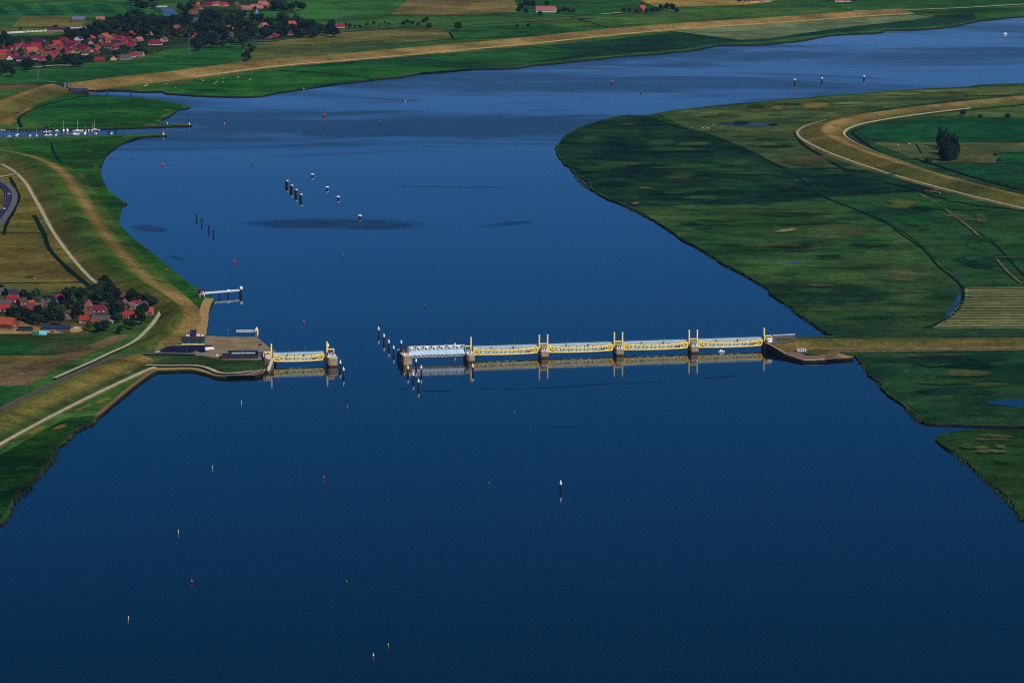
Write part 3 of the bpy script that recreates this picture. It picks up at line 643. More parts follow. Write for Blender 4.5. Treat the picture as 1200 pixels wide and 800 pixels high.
# ------------------------------------------------------------------ ditches, creeks, tracks on the flat
def ditch(pts, wid, z=2.25, mat=None, name='ditch'): return ribbon(name, line(pts, z), wid*.42, z, mat or M_DITCH, jitter=.5)
for pts, wd in [([(755, 136), (772, 141), (800, 150), (830, 158), (862, 170), (892, 184), (932, 206), (965, 230), (1000, 244), (1035, 259), (1070, 280), (1090, 300)], 5),
        ([(1047, 268), (1083, 293), (1100, 312), (1120, 328), (1129, 340), (1127, 356), (1112, 372), (1085, 384)], 6.5), ([(1133, 263), (1155, 278), (1173, 293), (1190, 312), (1210, 332)], 6),
        ([(965, 231), (1030, 226), (1100, 222)], 5), ([(1075, 265), (1133, 264), (1200, 266), (1300, 268)], 3), ([(745, 242.6), (800, 240), (900, 238.5), (966, 231.5)], 3),
        ([(60, 167), (64, 180), (76, 197), (91, 216)], 7), ([(84, 217), (100, 217), (119, 218)], 9), ([(12, 208), (18, 220), (22, 232), (16, 247), (8, 262), (4, 275)], 10), ([(40, 252), (52, 275), (58, 292), (75, 310), (98, 330), (108, 338)], 12),
        ([(-40, 332), (60, 331), (96, 330)], 6), ([(-40, 272.6), (42, 273)], 5), ([(104, 111.4), (60, 121), (40, 128), (26, 135), (22, 141), (25, 149)], 9), ([(104, 111.7), (140, 113), (172, 115.6)], 5),
        ([(320, 82), (380, 85.5), (420, 90), (436, 92.5)], 10), ([(600, 53), (640, 57), (690, 62.6)], 9), ([(440, 48), (528, 40)], 4), ([(300, 52.6), (400, 53), (480, 50), (530, 46)], 9), ([(420, 34.6), (520, 22), (620, 20)], 5), ([(458, 17.6), (560, 17.6), (610, 16.4)], 8), ([(300, 25), (420, 21.6), (458, 18)], 5), ([(10, 33), (60, 32.6), (130, 31)], 10),
        ([(527, 38), (532, 46)], 9), ([(668, 20), (704, 30), (712, 32.5)], 7), ([(530, 46.5), (640, 41.5), (700, 38.4)], 12), ([(1010, 161), (1040, 165.6), (1100, 166.2), (1200, 166.6), (1300, 167)], 5), ([(1026, 158.4), (1080, 158), (1130, 158.6)], 4),
        ([(1060, 196), (1032, 180), (1018, 170), (1004, 160), (1000, 154), (1012, 149)], 9), ([(1092, 191), (1200, 191.6), (1300, 192)], 7), ([(1090, 137), (1200, 138), (1300, 138.6)], 7), ([(1100, 131.6), (1150, 127.6), (1200, 122.6), (1300, 114)], 9), ([(1168, 178.6), (1300, 178.4)], 4),
        ([(1072, 185.5), (1110, 198), (1150, 210.5), (1200, 223), (1260, 236)], 10), ([(1000, 205), (1060, 219), (1100, 231), (1150, 241.4), (1200, 247), (1280, 262)], 10), ([(931, 155), (940, 168), (966, 185), (1000, 204)], 11), ([(1150, 152), (1165, 151.6)], 5), ([(1170, 152), (1192, 151.4)], 6), ([(1074, 169), (1080, 180)], 4),
        ([(800, 39.6), (870, 49)], 6), ([(1000, 18.4), (1060, 16.6), (1100, 20.6)], 9), ([(740, 36.6), (800, 33), (900, 27), (1000, 19.6)], 7), ([(64, 499), (80, 493.6), (108, 494)], 5), ([(-20, 100), (60, 99.4), (90, 100)], 6), ([(92, 74), (140, 71), (200, 66)], 3)]:
    ditch(pts, wd)
M_STRIPE = plain('cut_swath', lin((92, 92, 58)), .95, var=.45, scale=.1, spec=0)
for k in range(15):
    y = 338.4+k*3.2; xe = 1131-max(0, (y-346))*.98
    ribbon('mown_stripe', line([(xe+4, y), (1200, y-.2), (1330, y-.5)], 2.15), 3.2, 2.12, M_STRIPE, jitter=.8)
for k in range(9):
    y = 338+k*5.2; xe = 1129-max(0, (y-346))*.95
    ditch([(xe-1, y), (xe+8+3*(k % 3), y-.2)], 3, 2.2, name='drain')
M_TRACK = plain('worn_track', lin((96, 86, 62)), .95, var=.35, scale=.1, spec=0)
for pts, wd, mt in [([(-30, 183), (0, 181), (12, 179.4), (30, 184.6), (48, 193), (63, 200.4)], 5, M_PATH), ([(60, 199.6), (66, 199.4), (73, 200.4), (66, 202.4)], 8, M_TRACK), ([(0, 203.5), (16, 203), (30, 204)], 4, M_TRACK),
        ([(192, 55.4), (220, 52.6), (250, 49.6), (282, 47.4), (310, 48.6), (330, 46.6), (400, 37.6), (440, 34), (480, 30.4), (505, 30), (540, 30), (600, 26.4), (700, 21)], 9, M_ASPH), ([(705, 16.8), (730, 15)], 8, M_PATH), ([(1000, 13), (1060, 12), (1130, 9.4), (1200, 5.4), (1300, 0)], 9, M_PATH),
        ([(1164, 302), (1200, 301), (1300, 300)], 2.6, M_TRACK), ([(1168, 304), (1180, 318), (1196, 332)], 3, M_TRACK), ([(1090, 224.4), (1106, 222.4), (1111, 221)], 6, M_TRACK), ([(1084, 224), (1100, 226)], 6, M_TRACK), ([(1078, 228), (1100, 240), (1135, 266), (1152, 281)], 4, M_TRACK),
        ([(530, 22), (536, 20)], 5, M_TRACK), ([(90, 77.5), (66, 77), (40, 79.4)], 8, M_PATH), ([(20, 132), (28, 124), (35, 113)], 8, M_TRACK)]:
    ribbon('track', line(pts, 2.4), wd, 2.4, mt, jitter=.25)

# ------------------------------------------------------------------ dikes
OLV, DRY, TAN, GRN, DGR = ((84, 84, 44), (56, 72, 38)), ((98, 90, 54), (72, 78, 44)), ((122, 106, 72), (92, 88, 58)), ((34, 66, 32), (50, 74, 36)), ((28, 56, 34), (40, 66, 38))
VGR = ((34, 70, 28), (58, 80, 36))
def mixp(a, b, f): return tuple(tuple(u+(v-u)*f for u, v in zip(x, y)) for x, y in zip(a, b))
west, west_path, wfr = dike('west_dike', [(-60, 168), (-10, 176), (30, 186), (56, 203), (76, 232), (98, 268), (124, 300), (150, 325), (170, 337), (189, 348), (203, 359), (206, 371), (196, 386), (176, 400)], 7.5,
    [(-30, 0), (-22, 2.2), (-5, 7), (-2, 7.5), (3, 7.5), (9, 6.1), (15, 4.7), (22, 3.2), (34, 1.6), (48, 0)],
    lambda f: [mixp(a_, b_, min(1, max(0, (f-.50)/.16))) for a_, b_ in zip([OLV, OLV, VGR, VGR, VGR, VGR, DRY, TAN, VGR, VGR], [OLV, OLV, OLV, OLV, VGR, OLV, TAN, TAN, TAN, DRY])], wsc=lambda f: 1 - .34*min(1, max(0, (f-.52)/.2)))
west_path('dike_road', -33, 4.2, M_PATH, 12, 47, .6)
ribbon('lane', line([(182, 358), (187, 361), (188, 366), (182, 376), (172, 388), (160, 399), (146, 407), (130, 414), (108, 424.6), (84, 435), (64, 444)], 2.6), 4.2, 3.0, M_PATH)
pd = Patches()
for cx, cy, rx, ry, tl in [(214, 378, 20, 12, -.3), (200, 394, 26, 5, -.2), (206, 360, 20, 9, .4), (222, 368, 12, 14, 0), (190, 341, 22, 4, .45)]:
    pd.oval(cx, cy, rx, ry, (150, 122, 62), (116, 100, 50), tl, 2.2, .4)
pd.build('dry_grass')
south, south_path, _ = dike('south_dike', [(162, 416.5), (140, 423), (110, 436), (60, 459), (0, 489), (-70, 527), (-160, 580)], 7.5,
    [(-30, 0), (-17, 6.3), (-14, 6.6), (-4, 7.2), (2, 7.5), (14, 4.4), (24, 1.6), (31, .3), (38, 0)], [OLV, OLV, OLV, OLV, OLV, DRY, DGR, OLV, TAN])
south_path('road', -10.5, 6, M_ASPH, 0, None, .4)
south_path('dike_path', 31, 3.8, M_PATH, 4, None, .3)
ribbon('road', line([(146, 419), (162, 415.4), (180, 414.6), (200, 414.2), (230, 415.2)], 7.4), 6, 7.5, M_ASPH)
ribbon('dike_path', line([(152, 419), (155, 422), (157, 426), (162, 428.6), (175, 428.4), (196, 429), (222, 428.6), (238, 430.2), (248, 433.6), (258, 437.4), (276, 437.6), (296, 435.4)], 3.0), 5, 3.1, M_PATH)
ribbon('dike_path', line([(166, 427.6), (155, 432.6), (146, 438)], 3.0), 6, 3.05, M_PATH)
ribbon('fence_track', line([(110, 331), (150, 333), (160, 331)], 4), 3, 4.2, M_TRACK)
east, east_path, _ = dike('east_dike', [(1420, 100), (1300, 106), (1200, 113.4), (1120, 121), (1060, 128), (1015, 134.6), (985, 140.6), (968, 147), (964, 154), (976, 163), (1005, 176), (1050, 191.5), (1100, 206.4), (1150, 219.4), (1200, 231.4), (1300, 254), (1400, 276)], 7.5,
    [(-44, 0), (-38, .8), (-28, 2.0), (-3, 7.2), (-1, 7.5), (3, 7.5), (8, 6.2), (26, 1.8), (34, 0)][::1], [OLV, DRY, OLV, OLV, TAN, TAN, TAN, OLV, DGR])
east_path('dike_path', 30, 3.2, M_PATH, 18, 66, .5)
east_path('dike_path', -34, 3.4, M_PATH, 34, None, .4)
far_, far_path, _ = dike('far_dike', [(84, 98.6), (130, 92.4), (200, 85), (300, 72.4), (400, 64.2), (500, 55.4), (600, 46.6), (700, 36.2), (800, 28), (900, 21.8), (1000, 14.6), (1056, 11.2)], 7.5,
    [(-60, 0), (-52, 1.2), (-42, 1.6), (-8, 7), (-2, 7.5), (2, 7.5), (18, 4), (34, 0)], [DGR, TAN, TAN, TAN, TAN, TAN, OLV, DGR], wsc=lambda f: 1-.25*f)
far_path('dike_path', -48, 9, plain('bleached_track', lin((170, 148, 100)), .9, var=.2, scale=.05, spec=0), 12, None, .4)
dike('harbour_dike', [(60, 99.4), (44, 103.4), (20, 112), (0, 120), (-28, 134), (-50, 150), (-60, 168)], 7.5,
    [(-30, 0), (-4, 7), (3, 7.5), (14, 5), (44, .4), (52, 0)], [OLV, DRY, TAN, DRY, OLV, OLV])
dam, dam_path, _ = dike('dam', [(912, 398.6), (960, 399.4), (1000, 399.6), (1060, 399.4), (1120, 398.8), (1200, 398.2), (1400, 397)], 6.5,
    [(-34, 0), (-26, .8), (-22, 2), (-4, 6.4), (4, 6.5), (22, 2.2), (30, 0)], [DGR, TAN, DRY, OLV, DRY, OLV, OLV])
dam_path('dike_path', -24, 5, M_TRACK, 6, None, .4)
ribbon('dike_path', line([(-40, 213), (0, 208), (20, 204)], 2.5), 5, 2.5, M_PATH)
# stone revetments along the waterline
def revet(name, pts, mat, w_in=6, z_in=2.3, k=4):
    w_ = [P(x, y, 0.) for x, y in catmull(pts, k)]; vs, fs = [], []
    for i, p in enumerate(w_):
        d = w_[min(i+1, len(w_)-1)]-w_[max(i-1, 0)]; d.normalize(); nn = Vector((-d.y, d.x, 0))
        j_ = mnoise.noise(p*.15)*.5
        vs += [(p.x-nn.x*(.6+j_), p.y-nn.y*(.6+j_), ZL+.5), (p.x+nn.x*(w_in+j_), p.y+nn.y*(w_in+j_), z_in)]
    for i in range(len(w_)-1): fs.append((2*i, 2*i+2, 2*i+3, 2*i+1))
    m_ = bpy.data.meshes.new(name); m_.from_pydata(vs, [], fs); m_.update(); m_.materials.append(mat)
    o_ = bpy.data.objects.new(name, m_); C.objects.link(o_); struct(o_)
revet('stone_revetment', [(114, 490), (130, 477), (150, 460), (166, 447.5), (177, 440), (185, 436)], M_RIPD, 3.4)
sp_ = [P(x, y, 1.9) for x, y in catmull([(170, 429.6), (196, 430), (222, 429.4), (238, 431), (248, 434.6), (257, 438), (268, 438.2)], 4)] + [P(x, y, 1.9) for x, y in catmull([(268, 440.6), (253, 440), (240, 436.4), (224, 433), (200, 433.4), (186, 433.8), (178, 433)], 4)]
ground_sheet('stone_revetment', sp_, (0, 0, 0), z=1.9, mat=M_RIP)
revet('stone_revetment', [(185, 435), (200, 435), (224, 434.6), (240, 438), (253, 441.4), (268, 441.6)], M_RIP, 5, 2.0)
revet('stone_revetment', [(241, 395), (243, 381), (244, 369), (246.6, 359), (250.6, 352.4)], M_RIP, 9, 3.0)
revet('stone_revetment', [(966, 423), (985, 422.6), (1000, 421)], M_RIP, 22)

# thin reeds and tall grass along natural edges
def reeds(name, pts, n, size, seed, spread=6):
    r_ = random.Random(seed); vs, fs, tone = [], [], []
    for k in range(n):
        i = r_.randrange(len(pts)-1); p = pts[i].lerp(pts[i+1], r_.random())
        p = p+Vector((r_.gauss(0, spread), r_.gauss(0, spread), 0)); h = size*r_.uniform(.5, 1.3)
        t0 = r_.random()
        for q in range(4):
            a = r_.uniform(0, PI); c_, s_ = math.cos(a)*h*.55, math.sin(a)*h*.55; o_ = len(vs)
            ox, oy = r_.gauss(0, h*.4), r_.gauss(0, h*.4); lx, ly = r_.gauss(0, h*.2), r_.gauss(0, h*.2)
            vs += [(p.x+ox-c_, p.y+oy-s_, .2), (p.x+ox+c_, p.y+oy+s_, .2), (p.x+ox+c_*.4+lx, p.y+oy+s_*.4+ly, 1.6+h), (p.x+ox-c_*.5+lx, p.y+oy-s_*.5+ly, 1.6+h*.9)]
            fs.append((o_, o_+1, o_+2, o_+3)); tone += [t0]*4
    m_ = bpy.data.meshes.new(name); m_.from_pydata(vs, [], fs); m_.update(); m_.materials.append(M_REED); attr(m_, 'tone', tone, 'FLOAT')
    o_ = bpy.data.objects.new(name, m_); C.objects.link(o_); o_['kind'] = 'stuff'
reeds('reeds', line([(-60, 635), (0, 610), (12, 592), (30, 570), (46, 553), (60, 537), (63, 525), (84, 506), (100, 497), (110, 491)], 1.5), 1300, .4, 1, 2.2)
reeds('reeds', line([(1100, 512), (1120, 530), (1140, 545), (1160, 566), (1190, 592), (1200, 607)], 1.5), 600, .4, 2, 1.8)
reeds('reeds', line([(1003, 413), (1015, 430), (1034, 450), (1065, 479), (1085, 494), (1130, 496), (1200, 498)], 1.5), 900, .4, 3, 1.6)
reeds('reeds', line([(654, 172), (675, 204), (693, 221), (735, 241), (785, 268), (838, 302), (898, 336), (940, 370), (974, 391)], 1.5), 1300, .4, 4, 1.6)

# ------------------------------------------------------------------ the barrage
ANG = math.radians(10.5); U, V = Vector((math.cos(ANG), math.sin(ANG), 0)), Vector((-math.sin(ANG), math.cos(ANG), 0))
A0 = P(726.5, 416.6, 0)
def s_at(px, v=0., z=0.):
    """distance along the barrage line of the point that stands at photo column px, v metres behind the line"""
    sp, cp = math.sin(PITCH), math.cos(PITCH); q = A0+V*v; k = (px-600)/FPX
    # x0+s c = k*((y0+s sn)*cp + (H-z)*sp)
    return (k*(q.y*cp+(CAM_H-z)*sp)-q.x)/(U.x-k*U.y*cp)
def at_s(s, v=0., z=0.): q = A0+U*s+V*v; return (q.x, q.y, z)

def pier(px, v0, v1, wid, h, cols, label, kind, cabin):
    """px: photo column of the front face centre"""
    s = s_at(px, v0); t = thing('barrage_pier', label, 'pier', at_s(s, 0), ANG, 'piers of the storm surge barrage')
    m = MB(); nose = 3.0 if kind == 'big' else 1.2; hw = wid/2
    out = [(-hw, v0+nose*.4), (-hw+nose*.5, v0), (hw-nose*.5, v0), (hw, v0+nose*.4), (hw, v1-nose), (0, v1+1), (-hw, v1-nose)]
    m.prism(out, -4, h-.8); m.build('pier_body', M_CONC, t)
    m = MB(); m.prism([(x*1.06, y) for x, y in out], h-.8+.003, h); cap = m.build('cap_slab', M_CONCL, t)
    m = MB(); m.prism([(x*1.012, v0+(y-v0)*1.004-.05) for x, y in out], -3.9, 1.5); m.build('tide_band', M_TIDE, t)
    if cabin:
        m = MB(); m.box((0, 4.5, h+1.3), (wid*.66, 5, 2.6)); cb = m.build('machine_house', M_OFFW, t)
        pieces(cb, 'window', M_NAVY, [((-wid*.16, 1.94, h+1.4), (wid*.16, .12, 1.3)), ((wid*.14, 1.94, h+1.4), (wid*.2, .12, 1.2))])
        m = MB(); m.box((0, 4.5, h+2.75), (wid*.72, 5.6, .3)); m.build('roof', M_GREY, cb)
        pieces(t, 'equipment_box', M_WHITE, [((-wid*.3, 1.2, h+.5), (1.6, 1.2, 1.0)), ((wid*.3, .9, h+.6), (1.5, 1.2, 1.2))])
    # steel portal with hydraulic cylinders
    pv = 8.0
    if len(cols) == 2:
        m = MB()
        for c in cols: m.box((c, pv, h+2.9), (1.2, 1.5, 5.8))
        m.box((0, pv, h+5.4), (abs(cols[1]-cols[0])-1.21, 1.3, 1.1)); m.box((0, pv, h+3.1), (abs(cols[1]-cols[0])-1.21, .9, .5)); m.build('portal_frame', M_YEL, t)
        m = MB(); m.cyl((0, pv+1, h+5.9), (0, pv+1, h+9), .08, .05, 5); m.build('mast', M_GREY, t)
    else:
        c = cols[0]; sg = 1 if c < 0 else -1
        m = MB(); m.box((c, pv, h+2.9), (1.3, 1.6, 5.8)); m.box((c+sg*3.6, pv, h+5.4), (6.4, 1.3, 1.1)); m.box((c+sg*6.3, pv, h+2.4), (1.0, 1.4, 5.2)); m.build('portal_frame', M_YEL, t)
    for c in cols:
        m = MB(); m.cyl((c, pv, h+5.8), (c, pv, 20.4), .72, .72, 10); m.cyl((c, pv, 20.4), (c, pv, 20.9), .9, .9, 10); m.build('hydraulic_cylinder', M_CREAM, t, smooth=False)
    # walkway rail round the cap
    m = MB(); rail = [(-hw*.98, v1-nose), (-hw*.98, v0+nose*.5), (-hw*.5, v0+.4), (hw*.5, v0+.4), (hw*.98, v0+nose*.5), (hw*.98, v1-nose)]
    for a, b in zip(rail, rail[1:]):
        m.cyl((*a, h+1.1), (*b, h+1.1), .05, n=4); m.cyl((*a, h+.6), (*b, h+.6), .04, n=4)
        k = max(1, int((Vector(a)-Vector(b)).length/2.5))
        for i in range(k+1):
            q = Vector(a).lerp(Vector(b), i/k); m.cyl((q.x, q.y, h), (q.x, q.y, h+1.12), .04, n=4)
    m.build('railing', M_GREY, t)
    return t, s
PIER_S = {}
# small piers between the lift gates: front face centre, cylinder offsets
for px, lab in ((638.6, 'slim concrete pier with twin cream cylinders, first one east of the single cylinder pier'), (726.6, 'slim concrete pier with twin cream cylinders in the middle of the three twin ones'), (814.4, 'slim concrete pier with twin cream cylinders beside the small white motorboat')):
    t, s = pier(px, 0, 16, 7.2, 6.8, (-3.95, 3.95), lab, 'small', True); PIER_S[px] = s
t, s = pier(552.3, -9, 18, 6.8, 7.0, (2.6,), 'concrete pier with one cream cylinder between the grey segment gate and the yellow gates', 'big', True); PIER_S[552.3] = s
tA, sA = pier(390.2, -8, 15, 8.8, 8.4, (-3.3,), 'broad concrete pier with one cream cylinder at the west side of the open ship passage', 'big', True); PIER_S[390.2] = sA
# the rounded pier head beside the ship passage
sB = s_at(477.6, -10); PIER_S[477.6] = sB
tB = thing('barrage_pier', 'broad pier with dark fender between the open ship passage and grey segment gate', 'pier', at_s(sB, 0), ANG, 'piers of the storm surge barrage')
m = MB(); ob = [(-4.2, -9.4), (-3.2, -10.2), (4, -10.2), (4.4, -9.4), (4.4, 20), (1, 24), (-2.5, 24), (-4.6, 20)]
m.prism(ob, -4, 8.0); m.build('pier_body', M_CONC, tB)
m = MB(); m.prism([(x*1.05, y) for x, y in ob], 8.003, 8.7); m.build('cap_slab', M_CONCL, tB)
m = MB(); m.prism([(-5.0, -8), (-4.62, -8.5), (-4.62, 20), (-5.0, 19)], -2, 7.2); m.build('fender_wall', M_BLACK, tB)
m = MB(); m.box((-.2, 10, 10.6), (5.4, 12, 3.6)); hB = m.build('machine_house', M_CONCD, tB)
m = MB(); m.box((-.2, 10, 12.55), (6.2, 13, .3)); m.build('roof', M_NAVY, hB)
pieces(hB, 'window', M_GLASS, [((-1.5, 3.94, 10.6), (1.2, .1, 1.4)), ((1.2, 3.94, 10.6), (1.2, .1, 1.4))])
for x, y in ((-2.6, -7.5), (2.4, -7.8), (3.4, -2)):
    m = MB(); m.lathe([(.9, 0), (.9, 1.0), (.55, 1.3), (.45, 1.9), (.2, 2.1)], 8, (x, y, 8.7)); m.build('bollard', M_WHITE, tB)
m = MB()
for x in (2.2, 3.6): m.cyl((x, 1, 8.7), (x, 1, 15.2), .28, .22, 6)
m.cyl((2.2, 1, 14.8), (3.6, 1, 14.8), .2, n=6); m.build('gantry', M_OFFW, tB)
m = MB()
for k in range(7): m.cyl((4.36, -8+k*4, 9.75), (4.36, -4.2+k*4, 9.75), .06, n=4); m.cyl((4.36, -8+k*4, 8.7), (4.36, -8+k*4, 9.8), .05, n=4)
m.build('railing', M_WHITE, tB)
m = MB(); m.box((-4.9, -7.2, 4), (.5, 1.4, 5)); m.build('depth_board', M_WHITE, tB)

def lift_gate(pxa, pxb, label, seed):
    """yellow bowed truss in front of a pale steel skin plate, hung between two cylinders"""
    s0, s1 = s_at(pxa, 8, 12)+.9, s_at(pxb, 8, 12)-.9; L = s1-s0
    t = thing('lift_gate', label, 'gate', at_s((s0+s1)/2, 0), ANG, 'yellow lift gates'); r_ = random.Random(seed)
    x = lambda f: (f-.5)*L
    m = MB(); m.box((0, 10.4, 7.3), (L, .8, 8.2))
    pl = m.build('skin_plate', M_PLATE, t)
    m = MB()
    for k in range(13): m.box((x((k+.5)/13), 9.9, 6.8), (.25, .19, 7.0))
    m.box((0, 9.86, 10.2), (L-.1, .26, .3)); m.build('stiffener', M_PLATE, pl)
    nb = 8 if L > 56 else 6
    bow = lambda f: 8.0-3.2*(1-(2*f-1)**2)
    zt = lambda f: 7.5+1.7*(2*f-1)**2
    zb = lambda f: 4.0+.1*(2*f-1)**2
    for nm, z, r in (('top_chord', zt, .62), ('bottom_chord', zb, .68)):
        m = MB()
        for k in range(nb):
            f0, f1 = k/nb, (k+1)/nb; m.cyl((x(f0), bow(f0), z(f0)), (x(f1), bow(f1), z(f1)), r, n=8)
        m.build(nm, M_YEL, t)
    for k in range(nb+1):
        f = k/nb; MB().cyl((x(f), bow(f), zb(f)), (x(f), bow(f), zt(f)), .4, n=6).build('web_strut', M_YEL, t)
    for k in (0, nb-1):
        f0, f1 = k/nb, (k+1)/nb; m = MB(); m.cyl((x(f0), bow(f0), zb(f0)), (x(f1), bow(f1), zt(f1)), .4, n=6); m.cyl((x(f1), bow(f1), zb(f1)), (x(f0), bow(f0), zt(f0)), .4, n=6); m.build('cross_brace', M_YEL, t)
    for nm, z, mt in (('top_lacing', lambda f: zt(f), M_YEL), ('bottom_lacing', lambda f: zb(f), M_OFFW)):
        m = MB()
        for k in range(nb):
            f0, f1, fm = k/nb, (k+1)/nb, (k+.5)/nb
            zz = 9.7 if nm == 'top_lacing' else 3.6
            m.cyl((x(f0), bow(f0), z(f0)), (x(fm), 9.8, zz), .34, n=6); m.cyl((x(fm), 9.8, zz), (x(f1), bow(f1), z(f1)), .34, n=6)
        m.build(nm, mt, t)
    for sg in (-1, 1):
        m = MB(); m.box((sg*(L/2-.75), 8.6, 6.6), (1.5, 2.2, 6.2)); m.build('end_box', M_YEL, t)
    m = MB(); m.box((0, 11.6, 11.2), (L, 1.6, .25)); wk = m.build('walkway', M_PLATE, t)
    m = MB(); m.cyl((-L/2, 12.3, 12.4), (L/2, 12.3, 12.4), .06, n=4)
    for k in range(15): m.cyl((x(k/14), 12.3, 11.3), (x(k/14), 12.3, 12.45), .05, n=4)
    m.build('railing', M_GREY, wk)
    for f in (.31, .64):
        m = MB(); m.cyl((x(f), 11.5, 11.3), (x(f), 11.5, 16), .13, .09, 6); m.box((x(f), 11.0, 16), (.3, 1.2, .16)); m.build('lamp_post', M_GREY, t)
        m = MB(); m.box((x(f)-1.4, 9.5, 8.8), (.7, .7, 3.4)); m.build('ladder', M_DARK, t)
    return t
lift_gate(319.2, 380.8, 'shorter yellow lift gate standing alone west of the open ship passage', 1)
lift_gate(553.6, 632.2, 'yellow truss lift gate next to the grey segment gate', 2)
lift_gate(641.5, 719.5, 'second yellow truss lift gate counted from the grey segment gate', 3)
lift_gate(729.6, 807.5, 'third yellow truss lift gate counted from the grey segment gate', 4)
lift_gate(817.4, 894.6, 'yellow truss lift gate meeting the east abutment behind the small white motorboat', 5)

# the raised grey segment gate of the inland ship passage
s0, s1 = sB+4.8, PIER_S[552.3]-3.8; L = s1-s0
t = thing('segment_gate', 'long pale grey segment gate with zigzag lattice, raised between two piers', 'gate', at_s((s0+s1)/2, 0), ANG)
m = MB(); m.prism([(-L/2, 2), (L/2, 2), (L/2, 9), (-L/2, 9)], 6.4, 10.0); 
m = MB(); m.add([(-L/2, 1.0, 6.6), (L/2, 1.0, 6.6), (L/2, 3.2, 10.4), (-L/2, 3.2, 10.4), (-L/2, 8.6, 6.4), (L/2, 8.6, 6.4), (L/2, 9.2, 11.2), (-L/2, 9.2, 11.2)], [(0, 1, 2, 3), (3, 2, 6, 7), (7, 6, 5, 4), (4, 5, 1, 0), (0, 3, 7, 4), (1, 5, 6, 2)]); m.build('skin_plate', M_PLATE, t)
nb = 14
for nm, ya, za, yb, zb_, mt in (('upper_lattice', 4.2, 10.9, 8.6, 13.6, M_OFFW), ('lower_lattice', .6, 6.2, 1.8, 4.4, M_OFFW)):
    m = MB(); X = lambda f: (f-.5)*L
    for k in range(nb):
        f0, fm, f1 = k/nb, (k+.5)/nb, (k+1)/nb
        m.cyl((X(f0), yb, zb_), (X(fm), ya, za), .42, n=5); m.cyl((X(fm), ya, za), (X(f1), yb, zb_), .42, n=5)
        if k % 2 == 0: m.add([(X(f0), yb-.1, zb_), (X(fm), ya-.1, za), (X(f1), yb-.1, zb_), (X(fm), yb+.3, (za+zb_)/2)], [(0, 1, 3), (1, 2, 3), (0, 2, 1), (0, 3, 2)])
    m.cyl((-L/2, yb, zb_), (L/2, yb, zb_), .34, n=6); m.build(nm, mt, t)
m = MB(); m.box((0, 5.2, 5.2), (L, 6.4, .7)); m.build('bottom_beam', M_CONCD, t)
for sg in (-1, 1):
    m = MB(); m.lathe([(4.3, -.45), (4.3, .45)], 18); o = m.build('pivot_disc', M_GREY, t); o.rotation_euler = (0, PI/2, 0); o.location = (sg*(L/2+.1), 5.4, 8.8)
for f in (.28, .7):
    m = MB(); m.cyl((X(f), 9, 11.2), (X(f), 9, 16.2), .12, .08, 5); m.build('lamp_post', M_GREY, t)

# ------------------------------------------------------------------ west abutment, yard, quay
sW = s_at(319.2, 8, 12)
t = thing('barrage_abutment', 'grey concrete abutment with sloping white coping where the short yellow gate meets the west bank', 'abutment', at_s(sW, 0), ANG)
m = MB(); m.prism([(-8.5, -2), (.2, -2), (.2, 18), (-8.5, 18)], -3, 8.0); m.build('abutment_block', M_CONCD, t)
m = MB(); m.prism([(.2, -2.01), (-1.6, -2.01), (-9.0, -30), (-7.4, -30)], [-3]*4, [8.3, 8.3, 2.4, 2.4]); m.build('wing_wall', M_CONCD, t)
m = MB(); m.prism([(.3, -2.2), (-2.2, -2.2), (-9.6, -30.2), (-7.2, -30.2)], [8.31, 8.31, 2.41, 2.41], [8.9, 8.9, 3.0, 3.0]); m.build('coping', M_CONCL, t)
m = MB(); m.box((-1.2, 8, 10.8), (1.3, 1.6, 5.6)); m.box((-5.0, 8, 13.1), (6.2, 1.3, 1.0)); m.box((-8.2, 8, 10.2), (1.0, 1.3, 4.4)); m.build('portal_frame', M_YEL, t)
m = MB(); m.cyl((-1.0, 8, 13.6), (-1.0, 8, 20.6), .72, .72, 10); m.build('hydraulic_cylinder', M_CREAM, t)
m = MB(); m.box((-5, 4, 9.4), (4.2, 4.5, 2.8)); m.box((-4.2, -.6, 8.8), (2.6, 1.8, 1.6)); m.build('machine_house', M_OFFW, t)
m = MB()
for k in range(9): m.box((-2.4-k*.75, 0-k*2.6, 8.0-k*.62), (1.1, 2.4, .5))
m.build('stair', M_CONCL, t)

YZ = 6.6
yard = [P(x, y, YZ) for x, y in [(168, 415.4), (184, 411.5), (205, 404), (220, 398.6), (234, 394.2), (246, 393.2), (262, 394.4), (299, 394.6), (305, 398), (314, 405.6), (323, 411), (323, 416), (320, 420.4), (300, 421.8), (262, 421.6), (240, 417), (214, 415.2)]]
ground_sheet('paved_yard', yard, (0, 0, 0), z=YZ, mat=M_PAVE, skirt=(8, 1.0))
lot = [P(x, y, YZ) for x, y in [(182, 413.4), (187, 410.6), (196, 405.6), (204, 405), (249, 404.2), (247.5, 407), (240, 410.5), (241, 412.8), (214, 413)]]
ground_sheet('parking_lot', lot, (0, 0, 0), z=YZ+.02, mat=M_LOT)
rd = [P(x, y, YZ) for x, y in [(178, 414.6), (200, 413.8), (230, 413.8), (244, 413), (262, 413), (264, 420.6), (250, 419), (238, 416.2), (214, 414.9)]]
ground_sheet('yard_road', rd, (0, 0, 0), z=YZ+.03, mat=plain('grey_paving', lin((122, 112, 104)), .95, spec=0))
